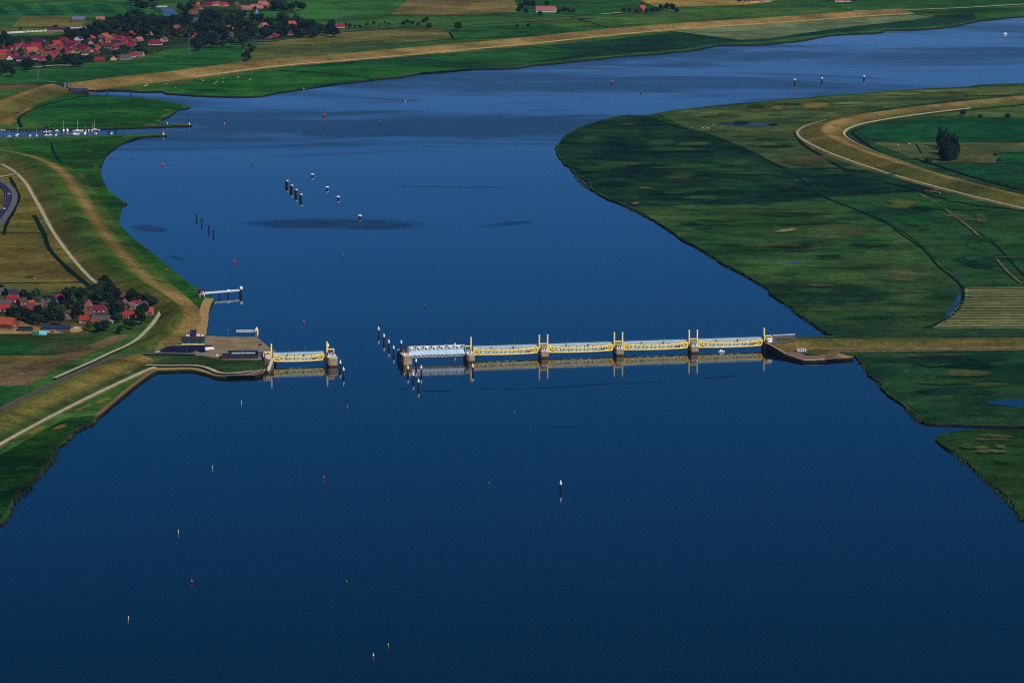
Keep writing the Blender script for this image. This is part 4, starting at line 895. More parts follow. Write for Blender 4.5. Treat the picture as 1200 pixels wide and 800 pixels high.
# grassy bank below the yard
top = [P(x, y, YZ-.1) for x, y in catmull([(150, 417.5), (170, 416), (190, 415.4), (214, 415.6), (240, 417.4), (262, 422), (290, 422.2), (312, 421.4)], 5)]
bot = [P(x, y, 2.4) for x, y in catmull([(160, 428.6), (178, 428.6), (196, 429), (216, 428.6), (238, 430), (256, 437), (278, 437.4), (307, 432.6)], 5)]
vs = [tuple(q) for p_ in zip(top, bot) for q in (p_[0], p_[0].lerp(p_[1], .5)+Vector((0, 0, .35)), p_[1])]
fs = []
for i in range(len(top)-1):
    for j in range(2): fs.append((i*3+j, i*3+j+1, i*3+3+j+1, i*3+3+j))
m_ = bpy.data.meshes.new('grass_bank'); m_.from_pydata(vs, [], fs); m_.update(); m_.materials.append(G_LAND)
ca_ = []
for i in range(len(top)):
    f = i/(len(top)-1); a_ = tuple(int(u+(v_-u)*min(1, f*2)) for u, v_ in zip((84, 84, 44), (30, 56, 28))); ca_ += [lin(a_)]*2 + [lin((26, 52, 28))]
attr(m_, 'ca', ca_); attr(m_, 'cb', [lin((48, 66, 34))]*len(vs))
o = bpy.data.objects.new('grass_bank', m_); C.objects.link(o); struct(o)
q = [P(x, y, 2.6) for x, y in [(256, 437.4), (275, 437), (307, 431.4), (309, 436.6), (299, 439.6), (268, 440)]]
ground_sheet('quay', q, (0, 0, 0), z=2.6, mat=plain('quay_paving', lin((122, 108, 96)), .95, spec=0))
def wall_run(name, label, cat, pts, z0, z1, th, mat, cap=None):
    w_ = [P(x, y, 0.) for x, y in pts]; t = thing(name, label, cat, w_[0]); m = MB(); mc = MB()
    for i, (a, b) in enumerate(zip(w_, w_[1:])):
        za, zb_ = (z1[i], z1[i+1]) if isinstance(z1, list) else (z1, z1); a, b = a-w_[0], b-w_[0]
        d = (b-a).normalized(); nn = Vector((-d.y, d.x, 0))
        poly = [(a.x, a.y), (b.x, b.y), (b.x+nn.x*th, b.y+nn.y*th), (a.x+nn.x*th, a.y+nn.y*th)]
        m.prism(poly, z0, [za, zb_, zb_, za])
        if cap:
            p2 = [(a.x-nn.x*.3, a.y-nn.y*.3), (b.x-nn.x*.3, b.y-nn.y*.3), (b.x+nn.x*(th+.4), b.y+nn.y*(th+.4)), (a.x+nn.x*(th+.4), a.y+nn.y*(th+.4))]
            mc.prism(p2, [za+.003, zb_+.003, zb_+.003, za+.003], [za+.4, zb_+.4, zb_+.4, za+.4])
    m.build('wall_face', mat, t)
    if cap: mc.build('coping', cap, t)
    return t
wall_run('quay_wall', 'low dark sheet pile quay wall along the water below the west grass bank', 'quay wall', [(267, 442.4), (299, 441.8), (307.5, 438.8), (312, 435.4)], -2, 2.2, 1.0, M_SHEET, M_CONC)
# east abutment, quay and ramp
sE = s_at(894.6, 8, 12)
t = thing('barrage_abutment', 'concrete abutment with one cream cylinder where the last yellow gate meets the east bank', 'abutment', at_s(sE, 0), ANG)
m = MB(); m.prism([(-.2, -1), (9, -1), (9, 16), (-.2, 16)], -3, 7.8); m.build('abutment_block', M_CONCD, t)
m = MB(); m.box((1.2, 8, 10.6), (1.3, 1.6, 5.6)); m.box((5.0, 8, 12.9), (6.2, 1.3, 1.0)); m.box((8.2, 8, 10.2), (1.0, 1.3, 4.4)); m.build('portal_frame', M_YEL, t)
m = MB(); m.cyl((.6, 8, 13.4), (.6, 8, 20.6), .72, .72, 10); m.build('hydraulic_cylinder', M_CREAM, t)
m = MB(); m.box((5, 5, 9.5), (4.6, 5, 3.2)); m.box((4.4, .8, 8.8), (3, 1.8, 2)); mh = m.build('machine_house', M_WHITE, t)
m = MB(); m.box((4.2, 2.44, 9.7), (1.2, .1, 1.4)); m.build('window', M_NAVY, mh)
m = MB(); m.cyl((7.5, 6, 7.8), (7.5, 6, 15.4), .1, .06, 5); m.build('lamp_post', M_GREY, t)
wall_run('retaining_wall', 'dark retaining wall falling from the east abutment to the quay corner', 'wall', [(897.5, 411.4), (906, 413.6), (920, 419), (942, 424.8)], -2, [7.6, 6.0, 3.4, 2.2], 1.2, M_SHEET, M_CONC)
wall_run('quay_wall', 'low dark quay wall closing the east landing corner towards the river', 'quay wall', [(942.2, 424.8), (954, 424.5), (966, 424)], -2, 2.2, 1.0, M_SHEET, M_CONCL)
ab = [P(x, y, 7.4) for x, y in [(898.5, 398.6), (903, 394.4), (930, 393.4), (934, 396.5), (930, 400.4), (908, 402.4), (902, 403.4)]]
ground_sheet('abutment_platform', ab, (0, 0, 0), z=7.4, mat=plain('grey_yard', lin((92, 84, 90)), .95, spec=0), skirt=(8, 1.5))
bk = []
tp = [P(x, y, 7.2) for x, y in [(903, 403.2), (910, 402.2), (930, 400.2), (950, 399.6), (975, 401)]]; bt = [P(x, y, 2.3) for x, y in [(914, 413), (926, 411.2), (946, 410.6), (966, 410.4), (985, 410)]]
vs = [tuple(q) for p_ in zip(tp, bt) for q in p_]; fs = [(2*i, 2*i+1, 2*i+3, 2*i+2) for i in range(len(tp)-1)]
m_ = bpy.data.meshes.new('dry_bank'); m_.from_pydata(vs, [], fs); m_.update(); m_.materials.append(G_LAND); attr(m_, 'ca', [lin((112, 94, 50))]*len(vs)); attr(m_, 'cb', [lin((88, 82, 46))]*len(vs))
o = bpy.data.objects.new('dry_bank', m_); C.objects.link(o); struct(o)
qe = [P(x, y, 2.3) for x, y in [(905, 409), (915, 411.6), (935, 411.6), (946, 416.6), (964, 415.6), (978, 415.4), (990, 419), (968, 421.4), (941, 422.2), (920, 416.6)]]
ground_sheet('landing_paving', qe, (0, 0, 0), z=2.3, mat=plain('brown_paving', lin((112, 94, 84)), .95, spec=0))
field('landing_lawn', [(934, 411.2), (975, 409.6), (984, 412.5), (972, 415.2), (948, 416)], (50, 66, 34), (66, 74, 38), 8, 2.0)
field('landing_track', [(972, 410.4), (986, 409.4), (984, 414), (976, 418.6), (968, 420.6), (970, 414)], (84, 74, 58), (96, 84, 60), 9, 2.0)
# white railing on the river edge of the east platform
a, b = P(906, 394.4, 7.4), P(931.5, 393.2, 7.4)
t = thing('railing', 'long white railing on the upstream edge of the east abutment platform', 'railing', a); d = b-a; m = MB(); m2 = MB()
for k in range(13): q = d*(k/12); MB().cyl((q.x, q.y, 0), (q.x, q.y, 1.7), .14, n=5).build('post', M_WHITE, t)
m2.cyl((0, 0, 1.65), (d.x, d.y, 1.65), .16, n=5); m2.cyl((0, 0, .9), (d.x, d.y, .9), .12, n=5)
m2.build('rail', M_WHITE, t)

# ------------------------------------------------------------------ buildings on the west yard
c = P(288, 420.4, YZ); t = thing('control_building', 'long low plum control building with a set-back bright window band beside the short yellow gate', 'building', c, math.radians(4))
m = MB(); m.box((-3, 5, 1.8), (38, 9, 3.6)); m.build('wall', M_PURP, t)
m = MB(); m.box((-3, 5, 3.72), (38.8, 9.8, .24)); m.build('roof', M_NAVY, t)
m = MB(); m.box((-.5, 6.2, 5.0), (30, 5.6, 2.3)); up = m.build('upper_storey', M_NAVY, t)
pieces(up, 'window', M_GLINT, [((-13+22*(k+.5)/11, 3.34, 5.1), (1.65, .1, 1.35)) for k in range(11)])
m = MB(); m.box((-.2, 6.4, 6.32), (33, 7.4, .34)); m.build('roof', M_NAVY, up)
m = MB(); m.box((14.6, 4.6, 3.4), (6.4, 8.8, 6.8)); gb = m.build('stair_tower', M_GREY, t)
pieces(gb, 'window', M_DARK, [((14.6, .14, 3.3), (6, .12, 1.0)), ((14.6, .14, 5.4), (6, .12, .9))])
m = MB(); m.box((14.6, 4.6, 7.0), (7, 9.4, .4)); m.build('roof', M_GREY, gb)
m = MB(); m.box((20.6, 6.4, 4.7), (5, 6.8, .5)); m.box((22.4, 6.4, 2.2), (.5, 6, 4.4)); m.build('canopy', M_WHITE, t)
pieces(t, 'window', M_DARK, [((-19+28*(k+.5)/8, .46, 2.0), (1.4, .1, 1.2)) for k in range(8)])
m = MB(); m.box((-20.5, 2.4, 3.2), (2.0, 3, 1.2)); m.build('bay', M_OFFW, t)
c = P(226, 403.6, YZ); t = thing('equipment_hall', 'dark roofed hall with a teal front wall standing on the paved yard', 'building', c, math.radians(1))
m = MB(); m.box((0, 6, 2.6), (21.6, 12, 5.2)); m.build('wall', M_TEAL, t)
m = MB(); m.box((0, -.06, .4), (21.7, .14, .8)); m.build('plinth', M_CREAM, t)
m = MB(); m.add([(-11.2, -.6, 5.1), (11.2, -.6, 5.1), (11.2, 12.6, 5.1), (-11.2, 12.6, 5.1), (-11.2, 6, 6.8), (11.2, 6, 6.8)], [(0, 1, 5, 4), (2, 3, 4, 5), (0, 4, 3), (1, 2, 5), (3, 2, 1, 0)]); m.build('roof', M_PURP, t)
pieces(t, 'door', plain('dark_teal', lin((12, 60, 64)), .6), [((-6.5+k*6.5, -.08, 2.3), (4, .1, 3.2)) for k in range(3)])
c = P(226, 395.2, YZ); t = thing('transformer_house', 'small navy cube house with white annexes behind the teal hall', 'building', c, 0)
m = MB(); m.box((0.3, 3, 3), (5.4, 5, 6)); m.build('wall', M_NAVY, t)
m = MB(); m.box((0.3, 3, 6.15), (5.9, 5.5, .3)); m.build('roof', M_DARK, t)
pieces(t, 'annex', M_OFFW, [((-4.5, 3, 1.2), (3.8, 4, 2.4)), ((5, 3, 1.3), (3.6, 4, 2.6)), ((9.2, 3, 1.0), (3, 3, 2))])

# upstream landing stage at the yard
a = P(277, 395, 0); t = thing('landing_stage', 'white walkway on piles with a yellow landing tower behind the paved yard', 'jetty', (a.x, a.y, 0), math.radians(4))
m = MB(); m.box((9, 0, 5.4), (18, 2.2, .7)); m.build('deck', M_OFFW, t)
m = MB(); m.cyl((0, -1, 6.8), (18, -1, 6.8), .14, n=5); m.cyl((0, 1, 6.8), (18, 1, 6.8), .14, n=5)
for k in range(8): m.cyl((k*2.5, -1, 5.7), (k*2.5, -1, 6.9), .1, n=5)
m.build('railing', M_WHITE, t)
for x in (2, 9, 16):
    m = MB(); m.cyl((x, 0, -2), (x, 0, 5.1), .4, n=8); m.build('pile', M_DARK, t)
m = MB(); m.box((19.6, -.4, 4.6), (2.6, 3, 7.6)); m.box((20.6, -3.2, 5.2), (1.4, 2.4, 4)); m.box((19.6, -.4, 9), (1.2, 1.2, 1.4)); m.build('tower', M_CREAM, t)

# ------------------------------------------------------------------ gauge hut and its footbridge
h0 = P(236, 347.4, 2.0); e0 = P(282, 345.8, 0); d = Vector((e0.x-h0.x, e0.y-h0.y, 0)); Lb = d.length; ya = math.atan2(d.y, d.x)
t = thing('gauge_hut', 'brown timber gauge hut on white legs on the green bank tip', 'hut', h0, ya)
m = MB(); m.box((0, 0, 4.5), (5.2, 4.4, 3.2)); wl = m.build('wall', M_RUST, t)
pieces(wl, 'window', M_WHITE, [((1.2, -2.24, 4.7), (1.6, .1, 1.3)), ((2.64, 0, 4.7), (.1, 1.8, 1.3))])
m = MB(); m.add([(-3.4, -3, 6), (3.4, -3, 6), (3.4, 3, 6), (-3.4, 3, 6), (-1.6, 0, 8.3), (1.6, 0, 8.3)], [(0, 1, 5, 4), (1, 2, 5), (2, 3, 4, 5), (3, 0, 4), (3, 2, 1, 0)]); m.build('roof', M_DARK, t)
m = MB(); m.box((0, 0, 2.75), (6.4, 5.4, .3)); m.build('platform', M_WHITE, t)
for x in (-2.3, 2.3):
    for y in (-1.9, 1.9):
        m = MB(); m.cyl((x*1.15, y*1.15, -.2), (x, y, 2.6), .32, n=6); m.build('leg', M_WHITE, t)
t = thing('footbridge', 'white footbridge running from the gauge hut out to the dark dolphin in the water', 'bridge', (h0.x, h0.y, 0), ya)
m = MB(); m.box((Lb/2+1.4, 0, 4.7), (Lb-4.4, 1.7, .5)); m.build('deck', M_OFFW, t)
for sy in (-.85, .85):
    m = MB(); m.cyl((3.6, sy, 6.0), (Lb-.8, sy, 6.0), .12, n=5); m.cyl((3.6, sy, 5.4), (Lb-.8, sy, 5.4), .1, n=5)
    for k in range(17): x = 3.6+(Lb-4.4)*k/16; m.cyl((x, sy, 4.9), (x, sy, 6.05), .1, n=5)
    m.build('railing', M_WHITE, t)
for f in (.24, .46, .68):
    m = MB(); m.cyl((Lb*f, -.6, -3), (Lb*f, -.6, 4.4), .36, n=7); m.cyl((Lb*f, .6, -3), (Lb*f, .6, 4.4), .36, n=7); m.build('pile', M_BLACK, t)
m = MB(); m.box((Lb*.68, 0, 6.1), (2.6, 1.9, 1.6)); m.build('instrument_box', M_WHITE, t)
t = thing('mooring_dolphin', 'thick dark dolphin with a white cap at the outer end of the footbridge', 'dolphin', (e0.x, e0.y, 0))
m = MB(); m.cyl((0, 0, -3), (0, 0, 7), 1.5, n=14); m.build('pile', M_BLACK, t)
m = MB(); m.lathe([(1.6, 6.2), (1.6, 8.4), (1.2, 9), (.3, 9.2)], 14, (.5, 0, 0)); m.build('cap', M_WHITE, t)

# ------------------------------------------------------------------ houses
ROOFS = {'red': (146, 40, 38), 'crimson': (128, 25, 46), 'magenta': (108, 18, 56), 'orange': (158, 74, 48), 'plum': (58, 26, 48), 'brown': (78, 48, 44), 'grey': (74, 72, 78), 'pink': (148, 92, 86), 'blue': (86, 98, 120), 'slate': (40, 42, 56), 'rust': (112, 54, 44), 'taupe': (98, 74, 70)}
WALLS = {'white': (196, 186, 172), 'brick': (110, 66, 56), 'cream': (180, 152, 106), 'pale': (150, 124, 112), 'dark': (62, 46, 46)}
def house(px, py, roof, wall, L, W, yaw, label, group=None, hw=3.0, hr=3.6, detail=2, cat='house', name='house', hip=0., z=5.0):
    g = P(px, py, z); t = thing(name, label, cat, (g.x, g.y, ZL-.05 if detail < 2 else 1.8), math.radians(yaw), group)
    rc, wc = lin(ROOFS[roof]), lin(WALLS[wall])
    x, y = L/2, W/2; k = x-hip
    m = MB(); m.box((0, 0, hw/2-.6), (L, W, hw+1.2))
    if hip == 0:
        for sx in (-x, x): m.add([(sx, -y, hw), (sx, y, hw), (sx, 0, hw+hr-.12), (sx*.96, -y, hw), (sx*.96, y, hw), (sx*.96, 0, hw+hr-.12)], [(0, 1, 2), (5, 4, 3), (0, 2, 5, 3), (2, 1, 4, 5)])
    o = m.build('wall', M_WALL, t); o.color = (*wc, 1)
    ov = .45; m = MB(); ez = hw-.25
    a = [(-x-ov, -y-ov, ez), (x+ov, -y-ov, ez), (x+ov, y+ov, ez), (-x-ov, y+ov, ez), (-k-ov*(hip == 0), 0, hw+hr), (k+ov*(hip == 0), 0, hw+hr)]
    b = [(p[0], p[1], p[2]-.22) for p in a]
    m.add(a+b, [(0, 1, 5, 4), (2, 3, 4, 5), (7, 6, 10, 11), (9, 8, 11, 10), (0, 6, 7, 1), (2, 8, 9, 3)] + ([(3, 0, 4), (1, 2, 5)] if hip else []) + [(3, 9, 10, 4), (0, 4, 10, 6), (1, 7, 11, 5), (2, 5, 11, 8)])
    r = m.build('roof', M_ROOF, t); r.color = (*rc, 1)
    o = MB().box((x*.45, y*.15, hw+hr+.1), (.8, .7, 1.7)).build('chimney', M_RUST, r)
    wm = M_WHITE if detail == 2 and wall in ('brick', 'dark') else M_GLASS
    wb = [((x+.04, 0, hw*.55), (.1, 1.5, 1.5)), ((-x*.45, -y-.04, hw*.55), (1.6, .1, 1.4))]
    if detail == 2: wb += [((x+.04, -y*.55, hw*.55), (.1, 1.3, 1.5)), ((x+.04, 0, hw+hr*.35), (.1, 1.4, 1.2)), ((x*.35, -y-.04, hw*.55), (1.6, .1, 1.4)), ((-x-.04, 0, hw*.55), (.1, 1.5, 1.4))]
    for w_ in pieces(t, 'window', wm, wb):
        if detail == 2:
            me_ = w_.data; c0 = sum((v.co for v in me_.vertices), Vector())/8; d_ = Vector((me_.vertices[6].co-me_.vertices[0].co))
            s_ = (d_.x+.03 if d_.x < .2 else d_.x*.6, d_.y+.03 if d_.y < .2 else d_.y*.6, d_.z*.6); MB().box(c0, s_).build('pane', M_GLASS, w_)
    if detail == 2: pieces(t, 'door', M_DARK, [((x*.0, -y-.03, 1.0), (1.1, .1, 2.0))])
    return t
HN = [  # the near village behind the west dike
 (2, 341, 'grey', 'brick', 14, 9, 20, 'grey roofed house at the picture edge behind the village trees'), (16, 343, 'slate', 'white', 11, 9, 10, 'slate roofed house with a white gable beside the narrow dark tree'),
 (14, 350, 'crimson', 'brick', 12, 9, 20, 'crimson roofed brick house with two white windows in its gable'), (4, 355, 'grey', 'pale', 13, 9, 0, 'flat looking grey roofed house below the crimson gable'),
 (4, 361, 'red', 'brick', 13, 8, 0, 'bright red roofed low house above the big orange barn'), (26, 353, 'brown', 'dark', 9, 8, 35, 'dark brown house squeezed between crimson gable and orange shed'),
 (37, 352.6, 'orange', 'cream', 5.5, 4.5, 5, 'tiny bright orange roofed shed among the trees'), (33, 361, 'rust', 'brick', 15, 10, -12, 'wide rust red roof with a blue solar panel in the village middle'),
 (45.6, 358.6, 'taupe', 'white', 11, 8, 0, 'taupe roofed house with a white ground floor'), (68, 349.4, 'crimson', 'white', 11, 8, 50, 'steep crimson roofed house standing alone before the wood'),
 (80, 369, 'brown', 'pale', 11, 8, 80, 'brown gabled house half hidden between garden trees'), (114, 361.6, 'magenta', 'brick', 11, 9, 0, 'long magenta church nave adjoining the brick tower'),
 (121.6, 361.6, 'rust', 'brick', 8, 8, 90, 'brick house with white framed windows east of the church'), (98.6, 374, 'red', 'white', 9, 5, 0, 'bright red roofed garage beside the white edged gable'),
 (108.6, 372, 'brown', 'brick', 9, 7, 75, 'brick house with a white edged steep gable'), (118.6, 373.6, 'grey', 'brick', 17, 12, 0, 'big grey roofed farmhouse at the village front'),
 (111.5, 377.4, 'rust', 'brick', 9, 6, 5, 'rust red lean-to in front of the grey farmhouse roof'), (150.6, 368.4, 'red', 'cream', 14, 10, -4, 'vivid red hipped roof house near the dike lane'),
 (146.8, 346.6, 'taupe', 'brick', 13, 11, -35, 'large taupe barn roof under the tall dark trees'), (145, 354, 'taupe', 'brick', 8, 8, 70, 'tall brick gable house in front of the taupe barn'),
 (162, 353.4, 'crimson', 'white', 9, 7, 10, 'small crimson roofed house with a white gable near the dike foot'), (152.6, 358, 'taupe', 'pale', 9, 7, 60, 'pinkish gabled cottage between two trees'),
 (168, 356.4, 'grey', 'white', 8, 6, -20, 'pale grey roofed shed beside the crimson house'), (175.4, 363.4, 'orange', 'white', 8, 6, 0, 'orange roofed cottage nearest to the concrete lane'), (53.6, 354, 'grey', 'white', 9, 4, 5, 'long white low shed in the village trees')]
for k, (px, py, rf, wl_, L, W, yw, lab) in enumerate(HN):
    hp = 3.2 if 'hipped' in lab else 0
    h = house(px, py, rf, wl_, L, W, yw, lab, 'houses of the near village', hip=hp, hw=2.2 if L < 9 else 3.0, hr=2.2 if L < 7 else 4.2, z=5.2)
    if 'solar' in lab: MB().box((-2, -2.9, 5.4), (3.4, .2, 1.6)).build('solar_panel', M_NAVY, h)
# church tower
g = P(103.5, 368, 2); t = thing('church', 'square brick church tower with a steep salmon roof in the near village', 'church', (g.x, g.y, 1.8), math.radians(8))
m = MB(); m.box((0, 0, 4.2), (8.6, 8.6, 10)); o = m.build('wall', M_WALL, t); o.color = (*lin((112, 74, 66)), 1)
m = MB(); m.add([(-4.8, -4.8, 9), (4.8, -4.8, 9), (4.8, 4.8, 9), (-4.8, 4.8, 9), (0, -4.8, 14.8), (0, 4.8, 14.8)], [(0, 1, 4), (1, 2, 5, 4), (2, 3, 5), (3, 0, 4, 5), (3, 2, 1, 0)]); r = m.build('roof', M_ROOF, t); r.color = (*lin((146, 88, 70)), 1)
m = MB(); m.cyl((0, 4, 14.7), (0, 4, 18), .25, .05, 6); m.build('finial', M_DARK, r)
pieces(t, 'window', M_DARK, [((0, -4.33, 6.4), (1.3, .1, 2.4)), ((4.33, 0, 6.4), (.1, 1.3, 2.4))])
# big orange barn and its yard
h = house(5, 377.6, 'orange', 'brick', 23, 15, 160, 'large orange roofed barn with a dark gate beside the sandy yard', cat='barn', name='barn', hw=4.6, hr=6, z=7)
pieces(h, 'gate', M_DARK, [((4.5, 7.55, 1.9), (4.4, .1, 3.6))])
def tunnel(px, py, L, W, H, yaw, mat, label, name, cat, z=2.5):
    g = P(px, py, z); t = thing(name, label, cat, (g.x, g.y, 1.8), math.radians(yaw)); m = MB(); n = 8; vs = []
    for sx in (-L/2, L/2):
        for i in range(n+1): a = PI*i/n; vs.append((sx, -W/2*math.cos(a), H*math.sin(a)))
    m.add(vs, [(i, i+1, n+2+i, n+1+i) for i in range(n)] + [tuple(range(n, -1, -1)), tuple(range(n+1, 2*n+2))]); m.build('cover', mat, t)
    pieces(t, 'door', M_DARK, [((L/2+.02, 0, H*.3), (.08, W*.35, H*.55))]); return t
tunnel(29.6, 386.4, 14, 10, 4, 2, M_TARP, 'black sheeted silage heap beside the sandy farmyard', 'silage_heap', 'silage heap')
tunnel(41.4, 391.4, 6.6, 6, 3.2, 0, M_DKGRN, 'small dark green canvas tent at the field edge', 'storage_tent', 'tent')
tunnel(50.6, 391, 7.4, 6, 3.6, 0, M_TURQ, 'bright turquoise canvas tent at the field edge', 'storage_tent', 'tent')
g = P(66, 385.6, 2); t = thing('greenhouse', 'long dark glass greenhouse behind the turquoise tent', 'greenhouse', (g.x, g.y, 1.8), math.radians(3))
m = MB(); m.box((0, 0, 1.4), (28, 8, 2.8)); m.build('wall', M_NAVY, t)
for k in range(2):
    m = MB(); y = -2+4*k; m.add([(-14, y-2, 2.8), (14, y-2, 2.8), (14, y, 4.2), (-14, y, 4.2), (14, y+1.99, 2.8), (-14, y+1.99, 2.8)], [(0, 1, 2, 3), (3, 2, 4, 5), (1, 4, 2), (0, 3, 5)]); m.build('roof', M_GLASS, t)
g = P(132, 378, 2); t = thing('garden_shed', 'small white roofed shed on the bright green village lawn', 'shed', (g.x, g.y, 1.8), 0)
MB().box((0, 0, 1.2), (4.6, 3.4, 2.4)).build('wall', M_DARK, t); MB().box((0, 0, 2.52), (5.2, 4, .22)).build('roof', M_WHITE, t); pieces(t, 'door', M_OFFW, [((0, -1.73, 1), (1, .06, 1.9))])
g = P(162, 378, 2); t = thing('paddling_pool', 'bright blue paddling pool on the lawn by the dike lane', 'pool', (g.x, g.y, 1.8), 0)
MB().lathe([(1.2, 0), (1.25, .7), (1.05, .72), (1.0, .55)], 14).build('rim', plain('pool_blue', lin((50, 140, 225)), .5), t)

# far village beyond the harbour
HF = [(5.6, 53.4, 'plum'), (4.5, 61, 'red'), (11, 67.5, 'red'), (11, 62.5, 'red'), (22, 54, 'rust'), (26, 50, 'rust'), (20, 61, 'brown'), (24.7, 69, 'plum'), (39, 67.5, 'magenta'), (42, 53.5, 'crimson'), (45, 48.5, 'plum'), (37, 58.5, 'orange'), (58.5, 55, 'rust'), (66, 50, 'red'), (75, 46.5, 'magenta'), (84, 50, 'magenta'), (92, 45, 'slate'), (79, 54.5, 'plum'), (73, 63, 'rust'), (62.5, 67.5, 'red'), (55, 63, 'rust'), (88, 60, 'brown'), (95.6, 55, 'plum'), (107, 44, 'orange'), (106, 49.5, 'plum'), (112, 55, 'rust'), (112.5, 61, 'red'), (117, 70, 'crimson'), (9, 82, 'taupe'),
 (117.5, 22, 'pink'), (122, 42, 'orange'), (131.6, 43.5, 'crimson'), (140.6, 44.5, 'magenta'), (145, 49.5, 'crimson'), (153.5, 39, 'red'), (162, 46, 'pink'), (176, 39, 'pink'), (182, 49.5, 'magenta'), (191.6, 46.5, 'taupe'), (121.5, 47, 'plum'), (136, 50, 'plum'), (132.7, 68, 'taupe'), (140, 66.5, 'plum'), (147, 67.5, 'grey'), (153, 65, 'crimson'), (162, 63.5, 'taupe'), (128, 54, 'brown'), (32, 64, 'rust'), (49, 68.5, 'magenta'), (67, 58, 'rust'), (100, 62, 'brown'), (86, 55.5, 'crimson'), (15, 57, 'crimson'), (31, 54.5, 'magenta'), (48, 61, 'rust'), (2, 67, 'rust'), (17, 66, 'magenta'), (29, 59.5, 'crimson'), (53, 51.5, 'plum'), (70, 53.6, 'crimson'), (81, 59, 'magenta'), (92, 52, 'rust'), (99, 57.4, 'magenta'), (104, 58.6, 'rust'), (118, 51.4, 'crimson'), (128, 47.6, 'rust'), (134, 55.6, 'magenta'), (150, 46, 'magenta'), (45, 57, 'crimson'), (65, 62, 'magenta'), (9, 58, 'plum'), (154, 52, 'crimson'),
 (229, 5, 'orange'), (233, 9, 'rust'), (227, 14, 'rust'), (244, 5, 'magenta'), (253, 4.5, 'red'), (262, 5.5, 'red'), (278, 4.5, 'pink'), (281, 8.5, 'taupe'), (289.5, 9.5, 'pink'), (297.5, 7.5, 'pink'), (303.5, 9, 'pink'), (307.5, 4, 'pink'), (229, 24, 'grey'), (206, 32, 'rust'), (267.5, 32.5, 'orange'), (245, 36.5, 'taupe'), (258.5, 37, 'taupe'), (262, 44, 'rust'), (217, 40.5, 'taupe'), (227, 41.5, 'crimson'), (273, 40, 'grey'), (309, 30, 'pink'), (311, 5.5, 'pink'), (318, 9, 'pink'), (344.5, 27.5, 'orange'), (339, 39, 'brown'), (321.5, 41.5, 'red'), (313.5, 43, 'grey'), (330.5, 39, 'slate'), (398.5, 30.5, 'crimson')]
MARK = [('blue-roofed barn', 92, 22), ('long white caravan row', 20, 38), ('slim mast in the green field', 44, 88), ('broad orange barn', 129, 30), ('canal bridge', 188, 8), ('blue spire', 301, 18), ('tall orange gable', 290.5, 28), ('road mast', 394, 36), ('low plum cottage row', 182, 50), ('curving tree row', 290, 62)]
ORD = ['nearest', 'second nearest', 'third nearest', 'fourth nearest', 'fifth nearest', 'sixth nearest', 'seventh nearest', 'eighth nearest', 'ninth nearest']
def near_mark(px, py): return min(MARK, key=lambda k: (k[1]-px)**2+((k[2]-py)*2.2)**2)
rank = {}
for h_ in HF: rank.setdefault((h_[2], near_mark(*h_[:2])[0]), []).append(h_)
for (rf, mk), L_ in rank.items():
    mp_ = [q for q in MARK if q[0] == mk][0]; L_.sort(key=lambda k: (k[0]-mp_[1])**2+((k[1]-mp_[2])*2.2)**2)
rh = random.Random(21)
for px, py, rf in HF:
    mk = near_mark(px, py)[0]; i = rank[(rf, mk)].index((px, py, rf)); wl_ = rh.choice(['white', 'brick', 'brick', 'pale', 'pale', 'cream'])
    big = rh.random() < .3
    house(px, py, rf, wl_, rh.uniform(16, 21) if big else rh.uniform(12.5, 16), rh.uniform(9.5, 12), rh.choice([0, 10, -15, 80, 65, 35, 100]), f'{rf}-roofed house, {ORD[i]} {rf} roof to the {mk}', 'houses of the far village', detail=1, hw=3.0, hr=rh.uniform(4, 5.2))
house(129, 29.6, 'orange', 'pale', 26, 20, 85, 'broad orange barn roof with pale flanks in front of the wood', cat='barn', name='barn', detail=1, hw=4, hr=8, z=7)
house(290.5, 28, 'orange', 'brick', 16, 13, 80, 'tall orange gable house rising above the far village trees', cat='house', detail=1, hw=7, hr=9, z=10)
house(92, 23, 'blue', 'brick', 22, 14, 5, 'blue-roofed barn beside the stubble field', cat='barn', name='barn', detail=1, hw=5, hr=5, z=6)
house(67, 34.6, 'plum', 'pale', 30, 12, 2, 'long plum roofed stable in front of the stubble field', cat='stable', name='stable', detail=1, hw=4, hr=4)
house(89, 31, 'grey', 'white', 58, 8, 1, 'very long flat grey shed behind the far village', cat='shed', name='shed', detail=1, hw=3.4, hr=1.2)
house(182, 50.5, 'magenta', 'white', 24, 9, -3, 'low plum cottage row with white front beside the meadow', cat='house', detail=1, hw=2.6, hr=4)
house(640, 11.4, 'pink', 'white', 36, 18, -8, 'long pink roofed farm barn among dark trees beyond the far dike', cat='barn', name='barn', detail=1, hw=4, hr=7, z=6)
house(752, 11, 'orange', 'brick', 17, 15, 60, 'orange roofed farmhouse between two clumps of trees', cat='house', detail=1, hw=4, hr=9, z=7)
for px, py, rf, lab in ((884, .6, 'rust', 'rust roofed farmhouse at the top edge of the view'), (898, 0, 'pink', 'pink roofed cottage at the top edge of the view'), (983, .4, 'pink', 'pale farm barn at the top edge beyond the wheat'), (992, .2, 'rust', 'small rust roofed shed beside the pale farm barn')):
    house(px, py, rf, 'white', 16, 9, 5, lab, detail=1)
